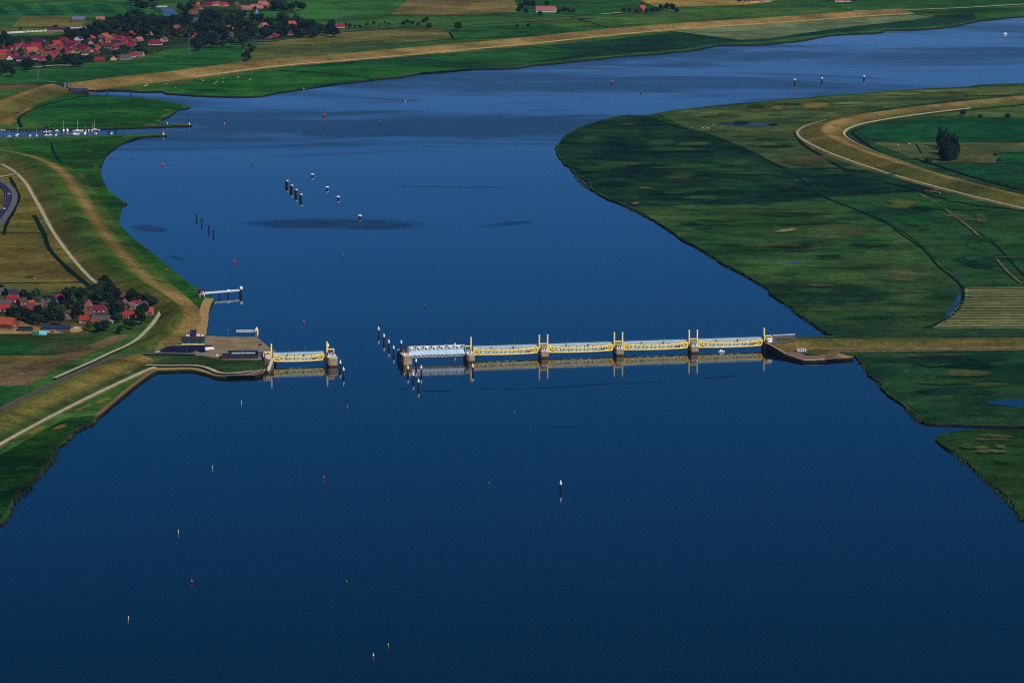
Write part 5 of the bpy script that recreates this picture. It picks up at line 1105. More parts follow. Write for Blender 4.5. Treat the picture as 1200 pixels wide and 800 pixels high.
# blue spire church
g = P(301, 23, 3); t = thing('church', 'church tower with a blue spire in the far village', 'church', (g.x, g.y, ZL))
m = MB(); m.box((0, 0, 6), (5.6, 5.6, 12)); o = m.build('wall', M_WALL, t); o.color = (*lin((180, 150, 142)), 1)
m = MB(); m.lathe([(4.1, 12), (3.8, 14.5), (.1, 21)], 4); r = m.build('spire', M_ROOF, t); r.color = (*lin((92, 128, 190)), 1); r.rotation_euler = (0, 0, PI/4)
pieces(t, 'window', M_DARK, [((0, -2.83, 8), (1.2, .1, 2)), ((2.83, 0, 8), (.1, 1.2, 2))])
# bridge over the canal
g = P(189, 8.4, 4); t = thing('canal_bridge', 'pale flat bridge crossing the canal behind the wood', 'bridge', (g.x, g.y, 0))
MB().box((0, 0, 4.4), (22, 6, 1.0)).build('deck', M_CONCL, t)
for sy in (-2.8, 2.8): MB().box((0, sy, 5.4), (22, .2, .9)).build('parapet', M_OFFW, t)
for sx in (-9, 9): MB().box((sx, 0, 1.7), (1.6, 6, 4.4)).build('abutment', M_CONCD, t)
# caravans beside the lane
def caravan_proto():
    t = thing('caravan', 'x', 'caravan'); m = MB()
    m.add([(-2.6, -1.1, .5), (2.8, -1.1, .5), (2.8, 1.1, .5), (-2.6, 1.1, .5), (-2.4, -1.1, 2.6), (2.2, -1.1, 2.6), (2.2, 1.1, 2.6), (-2.4, 1.1, 2.6)], [(3, 2, 1, 0), (4, 5, 6, 7), (0, 1, 5, 4), (1, 2, 6, 5), (2, 3, 7, 6), (3, 0, 4, 7)]); m.build('body', M_WHITE, t)
    pieces(t, 'window', M_DARK, [((-.9, -1.12, 1.7), (1.3, .06, .7)), ((1.1, -1.12, 1.7), (1.2, .06, .7))])
    for sy in (-1.0, 1.0): MB().cyl((.2, sy-.1, .35), (.2, sy+.1, .35), .35, n=10).build('wheel', M_TYRE, t)
    MB().cyl((2.8, 0, .6), (4.0, 0, .5), .07, n=5).build('drawbar', M_GREY, t); return t
cv = caravan_proto()
CAR = [(7, 40), (10.5, 39.7), (14, 39.4), (17.5, 39.2), (21, 39), (24.5, 38.8), (28, 38.6), (33, 38.2), (38, 38), (43, 37.8), (48, 37.5), (53, 37.2)]
for k, (px, py) in enumerate(CAR):
    g = P(px, py, 2); o = cv if k == 0 else dup(cv, g); o.location = (g.x, g.y, ZL+.3); o.scale = (1.15,)*3; o.rotation_euler = (0, 0, math.radians(5+4*(k % 3)))
    o['label'] = 'white caravan in the long row between warehouse and meadow'; o['group'] = 'caravans in the long row'

# ------------------------------------------------------------------ the small harbour and its sluice
c = P(60, 103.4, 2); t = thing('sluice_house', 'dark blue sluice house with a stepped roof where the two tan dikes meet', 'building', (c.x, c.y, 1.4))
MB().box((0, 5, 3.4), (17, 10, 6.8)).build('wall', M_NAVY, t); MB().box((1, 5, 8.2), (9, 7, 2.8)).build('upper_storey', M_DARK, t); MB().box((1, 5, 9.75), (10.6, 8.4, .3)).build('roof', M_GREY, t)
MB().box((17, 6, 4.6), (18, 6, 3)).build('lock_bridge', M_DARK, t)
pieces(t, 'window', M_GREY, [((-4+k*4, -.04, 4), (1.6, .1, 1.4)) for k in range(3)])
c = P(79, 105, 2); t = thing('sluice_gate', 'twin grey towers of the sluice gate at the head of the upper channel', 'sluice gate', (c.x, c.y, 0))
for x in (-3, 3): MB().box((x, 0, 6), (2.2, 3.4, 14)).build('tower', M_GREY, t)
MB().box((0, 0, 9.5), (3.78, 1.6, 1.2)).build('crossbeam', M_GREY, t); MB().box((0, 0, 3.4), (3.78, .9, 6)).build('gate_leaf', M_BLACK, t)
wall_run('lock_wall', 'dark lock wall sloping down beside the upper channel', 'wall', [(82, 108.6), (94, 107.6), (106, 105.8)], -1, [7, 5, 3], 3, M_NAVY)
wall_run('lock_wall', 'dark timber quay along the foot of the sluice dike', 'wall', [(83, 111), (95, 110.8), (104, 111)], -1, 3, 2, M_BLACK)
# jetty planks along the marina
for y, lab in ((152.2, 'long dark landing stage on the north side of the marina'), (158.8, 'long dark landing stage on the south side of the marina')):
    a, b = P(2, y+1.0 if y < 155 else y, .8), P(116, y+.2 if y < 155 else y-1.3, .8); d = b-a; L = d.length
    t = thing('landing_stage', lab, 'jetty', (a.x, a.y, 0), math.atan2(d.y, d.x)); MB().box((L/2, 0, .75), (L, 2, .3)).build('deck', M_WOOD, t)
    for k in range(12): MB().cyl((k*L/11.5+1, 1.2, -2), (k*L/11.5+1, 1.2, 2.6), .22, n=6).build('pile', M_BLACK, t)
# mole ends
for pts, lab in (([(196, 147.4), (210, 146.9), (225, 146.6)], 'low stone mole reaching out north of the marina mouth'), ([(178, 158.9), (188, 158.7), (195, 158.5)], 'low stone mole carrying the small red and white light')):
    w_ = [P(x, y, 0) for x, y in pts]; t = thing('mole', lab, 'mole', w_[0]); m = MB()
    for a, b in zip(w_, w_[1:]):
        a, b = a-w_[0], b-w_[0]; m.add([(a.x, a.y-5, -1), (b.x, b.y-4, -1), (b.x, b.y+4, -1), (a.x, a.y+5, -1), (a.x, a.y-1.5, 1.5), (b.x, b.y-1.2, 1.2), (b.x, b.y+1.2, 1.2), (a.x, a.y+1.5, 1.5)], [(0, 1, 5, 4), (4, 5, 6, 7), (2, 3, 7, 6), (1, 2, 6, 5), (3, 0, 4, 7)])
    m.build('stones', M_RIPD, t)
def harbour_light(px, py, label, red, s=1.):
    g = P(px, py, 1); t = thing('harbour_light', label, 'light', (g.x, g.y, .9)); MB().lathe([(1.1*s, -1), (.9*s, 3.2*s)], 10).build('tower', M_WHITE, t)
    MB().lathe([(1.3*s, 3.2*s), (1.3*s, 3.5*s)], 10).build('gallery', M_RED if red else M_WHITE, t); MB().lathe([(.7*s, 3.5*s), (.7*s, 4.7*s), (.1, 5.5*s)], 10).build('lantern', M_RED if red else M_OFFW, t)
harbour_light(191.4, 158.6, 'small white harbour light with a red lantern on the south mole', True, 1.15)
harbour_light(221.8, 146.7, 'white light post at the tip of the north mole', False, .8)
harbour_light(196, 146.4, 'small white light post on the marsh corner', False, .7)

# boats
def hull_mesh(m, L, B, D, z0=0.):
    secs = [(-.5, .72, .0), (-.3, .95, -.05), (0, 1, -.05), (.25, .8, 0), (.42, .4, .12), (.5, .04, .3)]; vs = []
    for f, b, sh_ in secs:
        for y, z in ((-b/2*B, D*(1+sh_)), (-b/2*B*.75, D*.25), (0, -.25*D), (b/2*B*.75, D*.25), (b/2*B, D*(1+sh_))): vs.append((f*L, y, z0+z))
    fs = [(i*5+j, i*5+j+1, i*5+6+j, i*5+5+j) for i in range(5) for j in range(4)] + [(i*5, i*5+5, i*5+9, i*5+4) for i in range(5)] + [(4, 3, 2, 1, 0)]
    m.add(vs, fs); return m
def sailboat_proto():
    t = thing('sailing_boat', 'x', 'boat'); o = hull_mesh(MB(), 9.5, 3, 1.1).build('hull', M_BODY, t); o.color = (.8, .8, .8, 1)
    MB().box((.6, 0, 1.35), (3.6, 1.8, .7), taper=.8).build('cabin', M_WHITE, t); MB().cyl((1.2, 0, 1.0), (1.2, 0, 12.5), .16, .1, 6).build('mast', M_OFFW, t)
    MB().cyl((1.2, 0, 2.6), (-3.6, 0, 2.5), .2, .16, 6).build('boom', M_NAVY, t); return t
def motorboat_proto():
    t = thing('motorboat', 'x', 'boat'); o = hull_mesh(MB(), 8, 2.9, 1.1).build('hull', M_BODY, t); o.color = (.8, .8, .8, 1)
    MB().box((-.4, 0, 1.75), (3.8, 2.2, 1.5), taper=.82).build('cabin', M_WHITE, t); MB().box((1.42, 0, 1.8), (.12, 1.6, .6)).build('windscreen', M_GLASS, t)
    MB().cyl((-1.5, 0, 2.5), (-1.5, 0, 4), .06, n=5).build('mast', M_GREY, t); return t
sb, mbt = sailboat_proto(), motorboat_proto(); used = set()
MAR = [(3, 152.9, 's', 'at the picture edge, north berths'), (10.6, 160, 's', 'at the west end of the south berths'), (20.6, 158.6, 's', 'beside the tall dark post'), (35.6, 159.4, 'm', 'with dark waterline on the south berths'), (43, 159, 's', 'between two motorboats on the south berths'), (50.4, 154, 'm', 'against the dark boathouse on its west side'), (58, 154, 's', 'against the dark boathouse on its east side'), (54, 159, 'm', 'opposite the dark boathouse, first of the pair'), (58.4, 158.8, 'm', 'opposite the dark boathouse, second of the pair'), (66.4, 153.6, 'm', 'lying alone midway on the north berths'), (66, 158.8, 'm', 'lying alone midway on the south berths'), (74.4, 153, 's', 'the largest of the north berths, lying askew'), (79, 153.4, 'm', 'just east of the large askew boat'), (89.8, 153.6, 's', 'with the second tallest mast, north berths'), (87.4, 158.2, 'm', 'opposite the second tallest mast'), (92, 158, 'm', 'next to the channel bend, south berths'), (96.8, 153.2, 'm', 'with dark shade under it, north berths'), (100.6, 153, 's', 'between dark shaded and small motorboats'), (99.8, 157, 'm', 'the biggest white one in mid channel'), (104.2, 153, 'm', 'small one among the eastern north berths'), (108.4, 152.8, 's', 'second from the east end, north berths'), (112, 152.6, 's', 'with the tallest mast, east end of the north berths'), (112.8, 157.2, 'm', 'at the east end of the south berths'), (131, 156.8, 'm', 'lying alone near the channel mouth')]
for px, py, ty, lab in MAR:
    g = P(px, py, .4); pr = sb if ty == 's' else mbt; rr = random.Random(int(px*10)); yw = rr.choice([80, 95, 100, 20, 175]); sc_ = 1.2 if ('large' in lab or 'biggest' in lab) else rr.uniform(.68, .9)
    if 'tall' in lab: sc_ = 1.25
    o = pr if ty not in used else dup(pr, g); used.add(ty); o.location = (g.x, g.y, .05); o.rotation_euler = (0, 0, math.radians(yw)); o.scale = (sc_,)*3
    o['label'] = ('white sailing boat ' if ty == 's' else 'white motorboat ')+lab; o['group'] = 'boats moored in the marina'
g = P(54.6, 154.2, .5); t = thing('boathouse', 'dark floating boathouse among the boats on the north side of the marina', 'boathouse', (g.x, g.y, 0))
MB().box((0, 0, 3.6), (6.6, 6, 6.4)).build('wall', M_NAVY, t); MB().box((0, 0, .3), (9, 8, .8)).build('float', M_OFFW, t); MB().add([(-3.7, -3.4, 6.7), (3.7, -3.4, 6.7), (3.7, 3.4, 6.7), (-3.7, 3.4, 6.7), (0, -3.4, 8.2), (0, 3.4, 8.2)], [(0, 1, 4), (1, 2, 5, 4), (2, 3, 5), (3, 0, 4, 5), (3, 2, 1, 0)]).build('roof', M_DARK, t); pieces(t, 'door', M_OFFW, [((0, -3.03, 1.8), (1.6, .08, 2.2))])
o = dup(mbt, P(845.4, 412.4, 0), math.radians(8), 'small white motorboat cruising close in front of the easternmost yellow gate', None, .78); del o['group']; o.location.z = .05
o = dup(mbt, P(1178, 40.4, 0), math.radians(30), 'white motorboat alone on the far reach of the river', None, 1.1); del o['group']; o.location.z = .05

# ------------------------------------------------------------------ piles, dolphins, buoys
def beacon_proto():
    t = thing('beacon_pile', 'x', 'beacon'); MB().cyl((0, 0, -3), (0, 0, 5.3), .78, n=12).build('pile', M_BLACK, t)
    c = MB().lathe([(.95, 5.3), (.95, 7.0), (.8, 7.05)], 12).build('cap', M_WHITE, t); MB().lathe([(.97, 6.25), (.97, 6.45)], 12).build('band', M_DARK, c)
    MB().lathe([(.75, 7.05), (.35, 8.0), (.05, 9.0)], 10).build('cone', M_WHITE, t); return t
bp_ = beacon_proto()
BE = [(443.7, 392.8, 'outermost white-capped pile of the slanting row upstream of the segment gate'), (450, 401, 'second white-capped pile from the outer end of the slanting upstream row'), (455.6, 408, 'middle white-capped pile of the slanting upstream row'), (461.3, 415, 'white-capped pile just outside the broad fender pier, upstream row'), (466, 420, 'white-capped pile touching the flank of the broad fender pier'), (470.2, 408.6, 'white-capped pile rising behind the broad fender pier'), (533.2, 412, 'white-capped pile rising behind the grey segment gate'), (478, 438.6, 'white-capped pile nearest to the front face of the broad fender pier'), (484.3, 446.4, 'middle pile of the short row downstream of the broad fender pier'), (490.4, 454.6, 'outermost pile of the short row downstream of the broad fender pier'), (487.6, 430.4, 'inner pile below the segment gate, closest to the gate'), (493.6, 438.4, 'inner pile below the segment gate, farther from the gate'), (554, 436.6, 'single white-capped pile in front of the single cylinder pier'), (398.8, 432.4, 'white-capped pile closest to the west passage pier'), (402.6, 440.6, 'white-capped pile downstream corner of the west passage pier'), (384.6, 412.6, 'white-capped pile standing behind the west passage pier'), (657, 575, 'lone white-capped beacon pile in the open water far in front of the barrage')]
for k, (px, py, lab) in enumerate(BE):
    g = P(px, py, 0); o = bp_ if k == 0 else dup(bp_, g); o.location = g; o['label'] = lab
    if k < len(BE)-1: o['group'] = 'white-capped guide piles at the barrage'
    elif 'group' in o: del o['group']
def dol_proto():
    t = thing('mooring_dolphin', 'x', 'dolphin'); MB().cyl((0, 0, -3), (0, 0, 6.2), 1.5, n=12).build('pile', M_BLACK, t); MB().box((-1.9, -.2, 2.6), (.8, 1.8, 6.6)).build('fender', M_BLACK, t); MB().lathe([(1.6, 6.2), (1.6, 6.9), (1.1, 7.2)], 12, (.3, 0, 0)).build('cap', M_WHITE, t); return t
dp = dol_proto()
for k, (px, py, lab) in enumerate([(336.4, 218, 'farthest upstream of the four thick dolphins'), (341.8, 223.4, 'second thick dolphin from the upstream end of the four'), (347.2, 228.6, 'third thick dolphin from the upstream end of the four'), (352.8, 234.2, 'thick dolphin at the downstream end of the four')]):
    g = P(px, py, 0); o = dp if k == 0 else dup(dp, g); o.location = g; o['label'] = lab; o['group'] = 'thick white-capped dolphins in mid river'
def post_proto(): t = thing('dark_pile', 'x', 'pile'); MB().cyl((0, 0, -3), (0, 0, 6.0), .8, .8, 10).build('pile', M_BLACK, t); MB().lathe([(.86, 5.6), (.86, 6.05), (.5, 6.3)], 10).build('cap', M_DARK, t); return t
pp = post_proto()
for k, (px, py, lab) in enumerate([(230.3, 257, 'bare dark pile, farthest upstream of the slanting four off the west bank'), (236.3, 262.2, 'bare dark pile, second from upstream of the four off the west bank'), (244.8, 270.4, 'bare dark pile, third from upstream of the four off the west bank'), (250.2, 276, 'bare dark pile, nearest to the footbridge of the four'), (126, 110.6, 'dark pile in the upper channel nearer to the sluice'), (153.5, 111.6, 'dark pile in the upper channel farther from the sluice'), (21.6, 157.4, 'tall dark post between the western marina boats'), (135.5, 153.6, 'dark post at the mouth end of the marina'), (127, 157, 'short dark post by the last marina motorboat')]):
    g = P(px, py, 0); o = pp if k == 0 else dup(pp, g); o.location = g; o['label'] = lab; o['group'] = 'bare dark piles'
def mush_proto(): t = thing('mooring_post', 'x', 'mooring post'); MB().cyl((0, 0, -3), (0, 0, 2.3), 1.25, n=12).build('pile', M_BLACK, t); MB().lathe([(1.5, 2.3), (2.2, 2.6), (2.2, 3.4), (1.9, 3.6)], 14).build('cap', M_WHITE, t); return t
mp2 = mush_proto()
for k, (px, py, lab) in enumerate([(366, 206.8, 'mushroom shaped white-topped mooring post farthest upstream of four'), (383.3, 222, 'second mushroom mooring post from upstream'), (396.3, 233.4, 'third mushroom mooring post from upstream'), (421.6, 255.4, 'mushroom mooring post at the edge of the dark ruffled water')]):
    g = P(px, py, 0); o = mp2 if k == 0 else dup(mp2, g); o.location = g; o['label'] = lab; o['group'] = 'mushroom shaped mooring posts'
def farpile_proto(): t = thing('beacon_pile', 'x', 'beacon'); MB().cyl((0, 0, -3), (0, 0, 5.2), 1.1, n=10).build('pile', M_BLACK, t); MB().lathe([(1.3, 5.2), (1.3, 6.8), (.5, 7.6)], 10).build('cap', M_WHITE, t); return t
fp = farpile_proto()
for k, (px, py, lab) in enumerate([(931.2, 98.2, 'western of the three thick piles off the marsh bend'), (963.3, 96.4, 'middle of the three thick piles off the marsh bend'), (1012.4, 93.8, 'eastern of the three thick piles off the marsh bend')]):
    g = P(px, py, 0); o = fp if k == 0 else dup(fp, g); o.location = g; o['label'] = lab; o['group'] = 'three piles off the marsh bend'
def buoy(col, mat, cone):
    t = thing('buoy', 'x', 'buoy'); MB().lathe([(.9, -.6), (1.05, 0), (1.05, .7), (.75, .9)], 12).build('float', M_DARK, t)
    MB().lathe([(.85, .9), (.55, 2.4), (.5, 2.5)] if not cone else [(.95, .9), (.3, 2.9)], 12).build('tower', mat, t)
    MB().lathe([(.42, 2.9), (.42, 3.6)] if not cone else [(.5, 3.1), (.02, 4.0)], 10).build('topmark', mat, t); MB().cyl((0, 0, 2.4), (0, 0, 3.3), .07, n=5).build('staff', M_GREY, t); return t
BU = {'red': (M_RED, False), 'green': (M_GREEN, True), 'yellow': (M_YBUOY, False), 'white': (M_WHITE, False)}
pb = {}
for px, py, c, lab in [(380, 136.4, 'red', 'off the ruffled water in the river bend'), (717, 97.6, 'red', 'in mid river off the marsh peninsula'), (191, 194.6, 'red', 'in the bay south of the marina'), (274.5, 307.8, 'red', 'upstream of the gauge footbridge'), (356, 378.6, 'red', 'upstream of the short yellow gate'), (407, 478, 'red', 'nearest downstream of the open ship passage'), (379.6, 560.6, 'red', 'in the wide water below the passage'), (224.6, 682.4, 'red', 'nearest to the lower edge of the view'), (446, 144.4, 'green', 'in the bend beside the ruffled water'), (402, 300.6, 'green', 'above the barrage in mid river'), (498, 360, 'green', 'just upstream of the segment gate'), (602.6, 484.6, 'green', 'below the yellow gates'), (573, 567, 'green', 'with yellowish glint beside the lone beacon pile'), (406, 682.6, 'green', 'nearest to the lower edge of the view'), (296, 192.6, 'green', 'off the marina mouth'), (751, 109, 'green', 'off the peninsula, very small'), (437.5, 769, 'yellow', 'at the lower edge, the larger of the two'), (455, 756.4, 'yellow', 'at the lower edge, the smaller of the two'), (475, 119.6, 'white', 'in the upper river bend'), (356, 105, 'white', 'close to the foreland of the far shore')]:
    g = P(px, py, 0); mt, cn = BU[c]; s_ = .82*max(.85, mpp(py)/.80) * (1.1 if c == 'red' else .55 if c == 'white' else 1.0)
    o = dup(pb[c], g) if c in pb else buoy(c, mt, cn); pb.setdefault(c, o); o.location = g; o.scale = (s_*(.7 if 'smaller' in lab else 1),)*3; o['label'] = f'{c} buoy {lab}'; o['group'] = f'{c} buoys in the river'
def stake_proto(): t = thing('channel_stake', 'x', 'stake'); MB().cyl((0, 0, -2), (0, 0, 3.8), .34, .3, 7).build('pole', M_CREAM, t); MB().lathe([(.5, 3.6), (.5, 4.3)], 8).build('topmark', M_OFFW, t); return t
sk = stake_proto()
for k, (px, py, lab) in enumerate([(283, 473, 'pale channel stake off the grassy south bay'), (249, 549, 'pale channel stake second from the west bank bay'), (209, 624.6, 'pale channel stake level with the reed marsh tip'), (150.4, 726, 'pale channel stake nearest to the lower edge'), (263, 145.6, 'dark looking stake off the north mole')]):
    g = P(px, py, 0); o = sk if k == 0 else dup(sk, g); o.location = g; o.scale = (.66,)*3; o['label'] = lab; o['group'] = 'pale channel stakes'

# ------------------------------------------------------------------ vehicles
def car_proto():
    t = thing('parked_car', 'x', 'car'); m = MB(); prof = [(-2.1, .35), (-2.1, .85), (-1.0, .95), (1.1, .95), (2.1, .75), (2.1, .35)]
    n = len(prof); vs = [(x, sy*.88, z) for sy in (-1, 1) for x, z in prof]; m.add(vs, [tuple(range(n)), tuple(range(2*n-1, n-1, -1))] + [(i, n+i, n+(i+1) % n, (i+1) % n) for i in range(n)]); o = m.build('body', M_BODY, t)
    MB().add([(-1.7, -.8, .93), (1.0, -.8, .93), (1.0, .8, .93), (-1.7, .8, .93), (-1.3, -.65, 1.48), (.3, -.65, 1.48), (.3, .65, 1.48), (-1.3, .65, 1.48)], [(4, 5, 6, 7), (0, 1, 5, 4), (1, 2, 6, 5), (2, 3, 7, 6), (3, 0, 4, 7)]).build('cabin', M_GLASS, t)
    MB().box((-.5, 0, 1.5), (1.6, 1.32, .06)).build('roof', M_BODY, t)
    for x in (-1.3, 1.3):
        for y in (-.8, .8): MB().cyl((x, y-.11, .33), (x, y+.11, .33), .33, n=10).build('wheel', M_TYRE, t)
    return t
cp_ = car_proto(); CARC = {'white': (.75, .75, .75), 'dark': (.02, .03, .06), 'red': (.3, .03, .03), 'silver': (.4, .42, .45), 'blue': (.03, .06, .2)}
def put_car(px, py, z, yaw, col, label, first=False):
    g = P(px, py, z); o = cp_ if first else dup(cp_, g); o.location = g; o.rotation_euler = (0, 0, math.radians(yaw)); o.scale = (1.12,)*3; o['label'] = label; o['group'] = 'cars seen on roads and yards'
    for ch in o.children:
        if ch.name.split('.')[0] in ('body', 'roof'): ch.color = (*CARC[col], 1)
put_car(100.5, 436.4, 4.4, 35, 'dark', 'dark car driving on the grey dike road', True)
put_car(10.4, 228, 3.0, 70, 'white', 'white car in the road bend, upper one', ); put_car(4.8, 245, 3.0, 55, 'white', 'white car in the road bend, lower one'); put_car(8.2, 239.6, 3.0, 60, 'red', 'small red car in the road bend between two white ones')
put_car(184.6, 412.6, YZ+.05, 20, 'white', 'white car at the corner of the dark parking lot'); put_car(305, 404.6, YZ+.02, 60, 'dark', 'dark car parked on the river edge of the paved yard'); put_car(230, 413.6, YZ+.05, 0, 'silver', 'pale car on the yard road below the parking lot')
for px, py, cl, lab in ((88.4, 384.6, 'white', 'white car on the sandy patch beside the greenhouse'), (62.6, 388.6, 'silver', 'silver car parked in front of the greenhouse'), (56.4, 389.4, 'white', 'white car between the turquoise tent and the greenhouse'), (104.6, 379.6, 'white', 'white car by the red garage'), (20, 379.6, 'dark', 'dark car on the sandy farmyard'), (70, 390.4, 'silver', 'pale car at the end of the village yard')):
    put_car(px, py, 2.2, random.Random(px).uniform(0, 180), cl, lab)
ribbon('road_shoulder', line([(-26, 205), (-8, 210), (4, 216), (11.6, 224), (13.4, 232), (11, 241), (5, 251), (-4, 263), (-22, 278)], 2.6), 15, 2.5, plain('grey_shoulder', lin((92, 90, 92)), .95, spec=0))
ribbon('road', line([(-26, 207), (-8, 212), (3, 217.6), (9.4, 225), (10.6, 232), (8.4, 240), (3, 249), (-6, 260), (-24, 275)], 2.8), 7.5, 2.7, plain('blue_asphalt', lin((44, 46, 74)), .9, spec=0))
def lorry(px, py, z, yaw, label):
    g = P(px, py, z); t = thing('lorry', label, 'lorry', g, math.radians(yaw)); MB().box((-1.4, 0, 2.1), (6.6, 2.4, 2.4)).build('cargo_box', M_WHITE, t); c = MB().box((3.2, 0, 1.7), (1.9, 2.3, 2.2), taper=.9).build('cab', M_WHITE, t); MB().box((4.12, 0, 2.1), (.1, 1.9, .8)).build('windscreen', M_GLASS, c); MB().box((0, 0, .75), (8.4, 1.4, .3)).build('chassis', M_DARK, t)
    for x in (-3.4, -2.2, 3.0):
        for y in (-1.05, 1.05): MB().cyl((x, y-.15, .5), (x, y+.15, .5), .5, n=12).build('wheel', M_TYRE, t)
lorry(245.6, 410.6, YZ, 28, 'white lorry parked askew at the end of the dark parking lot')
g = P(254.5, 418.8, YZ); t = thing('wheel_loader', 'yellow wheel loader with white cab beside the control building', 'loader', g, math.radians(15)); MB().box((0, 0, 1.3), (3.6, 1.8, 1.2)).build('body', M_YBUOY, t); MB().box((-.2, 0, 2.6), (1.4, 1.5, 1.5)).build('cab', M_OFFW, t); MB().cyl((1.2, 0, 1.6), (3.0, 0, .8), .22, n=6).build('arm', M_YBUOY, t); MB().box((3.4, 0, .6), (.9, 2.3, .9)).build('bucket', M_DARK, t)
for x in (-1.1, 1.2):
    for y in (-.95, .95): MB().cyl((x, y-.2, .7), (x, y+.2, .7), .7, n=12).build('wheel', M_TYRE, t)
g = P(939.4, 412.6, 2.3); t = thing('site_trailer', 'long white site trailer standing on the grass of the east landing', 'trailer', g, math.radians(-14)); MB().box((0, 0, 1.9), (8.2, 2.5, 2.5)).build('body', M_WHITE, t); MB().box((0, 0, 3.22), (8.5, 2.8, .14)).build('roof', M_OFFW, t); pieces(t, 'window', M_GLASS, [((-2.6+k*1.9, -1.27, 2.1), (1.1, .08, .9)) for k in range(3)]); pieces(t, 'door', M_GREY, [((3.1, -1.27, 1.7), (.9, .08, 1.9))]); MB().cyl((4.1, 0, .8), (5.6, 0, .7), .1, n=5).build('drawbar', M_GREY, t)
for x in (-.8, .8):
    for y in (-1.1, 1.1): MB().cyl((x, y-.12, .4), (x, y+.12, .4), .42, n=10).build('wheel', M_TYRE, t)

# slender lattice masts and lamp posts
def mast(px, py, H, label):
    g = P(px, py, ZL); t = thing('lattice_mast', label, 'mast', (g.x, g.y, ZL), 0, 'slender lattice masts'); wb, wt = 1.5, .7
    for sx in (-1, 1):
        for sy in (-1, 1): MB().cyl((sx*wb, sy*wb, -.3), (sx*wt, sy*wt, H), .16, .12, 4).build('leg', M_GREY, t)
    m = MB(); n = int(H/3)
    for k in range(n):
        z0, z1 = H*k/n, H*(k+1)/n; a, b = wb+(wt-wb)*z0/H, wb+(wt-wb)*z1/H
        for (p, q) in (((-a, -a), (b, -b)), ((a, -a), (b, b)), ((a, a), (-b, b)), ((-a, a), (-b, -b))): m.cyl((*p, z0), (*q, z1), .08, n=4)
    m.build('bracing', M_GREY, t); MB().box((0, 0, H-2), (3.6, .3, .3)).build('cross_arm', M_GREY, t)
mast(44.4, 94, 26, 'slim grey lattice mast in the green field below the far village'); mast(222, 65, 29, 'slim grey lattice mast beside the lane below the wood'); mast(394, 37, 43, 'tall slim lattice mast beside the crimson roofed roadside house'); mast(519, 20, 30, 'slim lattice mast in the stubble field at the top')
def lamp(px, py, z, label, H=8):
    g = P(px, py, z); t = thing('lamp_post', label, 'lamp post', g, 0, 'lamp posts of the west yard'); MB().cyl((0, 0, 0), (0, 0, H), .13, .08, 6).build('pole', M_GREY, t); MB().box((.5, 0, H), (1.2, .35, .18)).build('lamp_head', M_OFFW, t)
for px, py, lab in ((189, 413.6, 'lamp post at the west corner of the dark parking lot'), (219, 413, 'lamp post midway along the dark parking lot'), (267, 396, 'lamp post on the river edge of the paved yard'), (283, 421.6, 'lamp post in front of the control building')): lamp(px, py, YZ, lab)

# ------------------------------------------------------------------ animals
def loft_body(rings, n=8):
    """continuous animal skin through elliptical rings: (x, y, z, ry, rz)"""
    vs, fs = [], []
    for x, y, z, ry, rz in rings:
        for i in range(n): a = 2*PI*i/n; vs.append((x, y+ry*math.cos(a), z+rz*math.sin(a)))
    for k in range(len(rings)-1):
        for i in range(n): fs.append((k*n+i, k*n+(i+1) % n, (k+1)*n+(i+1) % n, (k+1)*n+i))
    return vs, fs+[tuple(range(n-1, -1, -1)), tuple(range((len(rings)-1)*n, len(rings)*n))]
def cow_proto():
    m = MB(); m.add(*loft_body([(-1.15, 0, 1.15, .12, .2), (-1.05, 0, 1.1, .32, .36), (-.5, 0, 1.02, .38, .42), (.1, 0, 1.0, .4, .46), (.65, 0, 1.08, .34, .42), (.95, 0, 1.2, .2, .3), (1.25, 0, 1.1, .15, .2), (1.45, 0, .85, .14, .18), (1.7, 0, .55, .09, .1)]))
    for x in (-.85, .6):
        for y in (-.22, .22):
            kx = -.12 if x < 0 else .03
            m.add(*loft_leg(x, y, kx))
    m.cyl((-1.14, 0, 1.2), (-1.25, 0, .55), .04, .03, 5)
    o = m.build('cow', M_COWL, None, True); return o
def loft_leg(x, y, kx, n=6):
    vs, fs = [], []; R = [(x, .95, .2), (x+kx*.3, .65, .13), (x+kx, .42, .08), (x+kx*.4, .12, .065), (x+kx*.4+.04, 0, .08)]
    for px, z, r in R:
        for i in range(n): a = 2*PI*i/n; vs.append((px+r*math.cos(a), y+r*.8*math.sin(a), z))
    for k in range(len(R)-1):
        for i in range(n): fs.append((k*n+i, (k+1)*n+i, (k+1)*n+(i+1) % n, k*n+(i+1) % n))
    return vs, fs+[tuple(range(n)), tuple(range(len(R)*n-1, (len(R)-1)*n-1, -1))]
cw = cow_proto(); first = [True]
def cow(px, py, col, yaw, label, group):
    g = P(px, py, ZL+.4); o = cw
    if not first[0]: o = cw.copy(); C.objects.link(o)
    first[0] = False; o.location = (g.x, g.y, ZL+.15); o.rotation_euler = (0, 0, math.radians(yaw)); o.scale = (1.25,)*3
    o.color = (*lin(col), 1); tag(o, label, 'cow', group)
PALE, BLK = (214, 196, 150), (24, 22, 26)
for k, (px, py) in enumerate([(172, 100.6), (170, 101.4), (195, 99), (236.5, 94.6), (238.2, 95.4), (254, 96.4), (251.5, 98.6), (262, 92.6), (261, 97.2), (279, 91.4), (293.4, 94), (206, 103.4)]):
    cow(px, py, PALE, 40*k % 360, 'pale cow grazing on the foreland below the tan far dike', 'pale cows on the foreland')
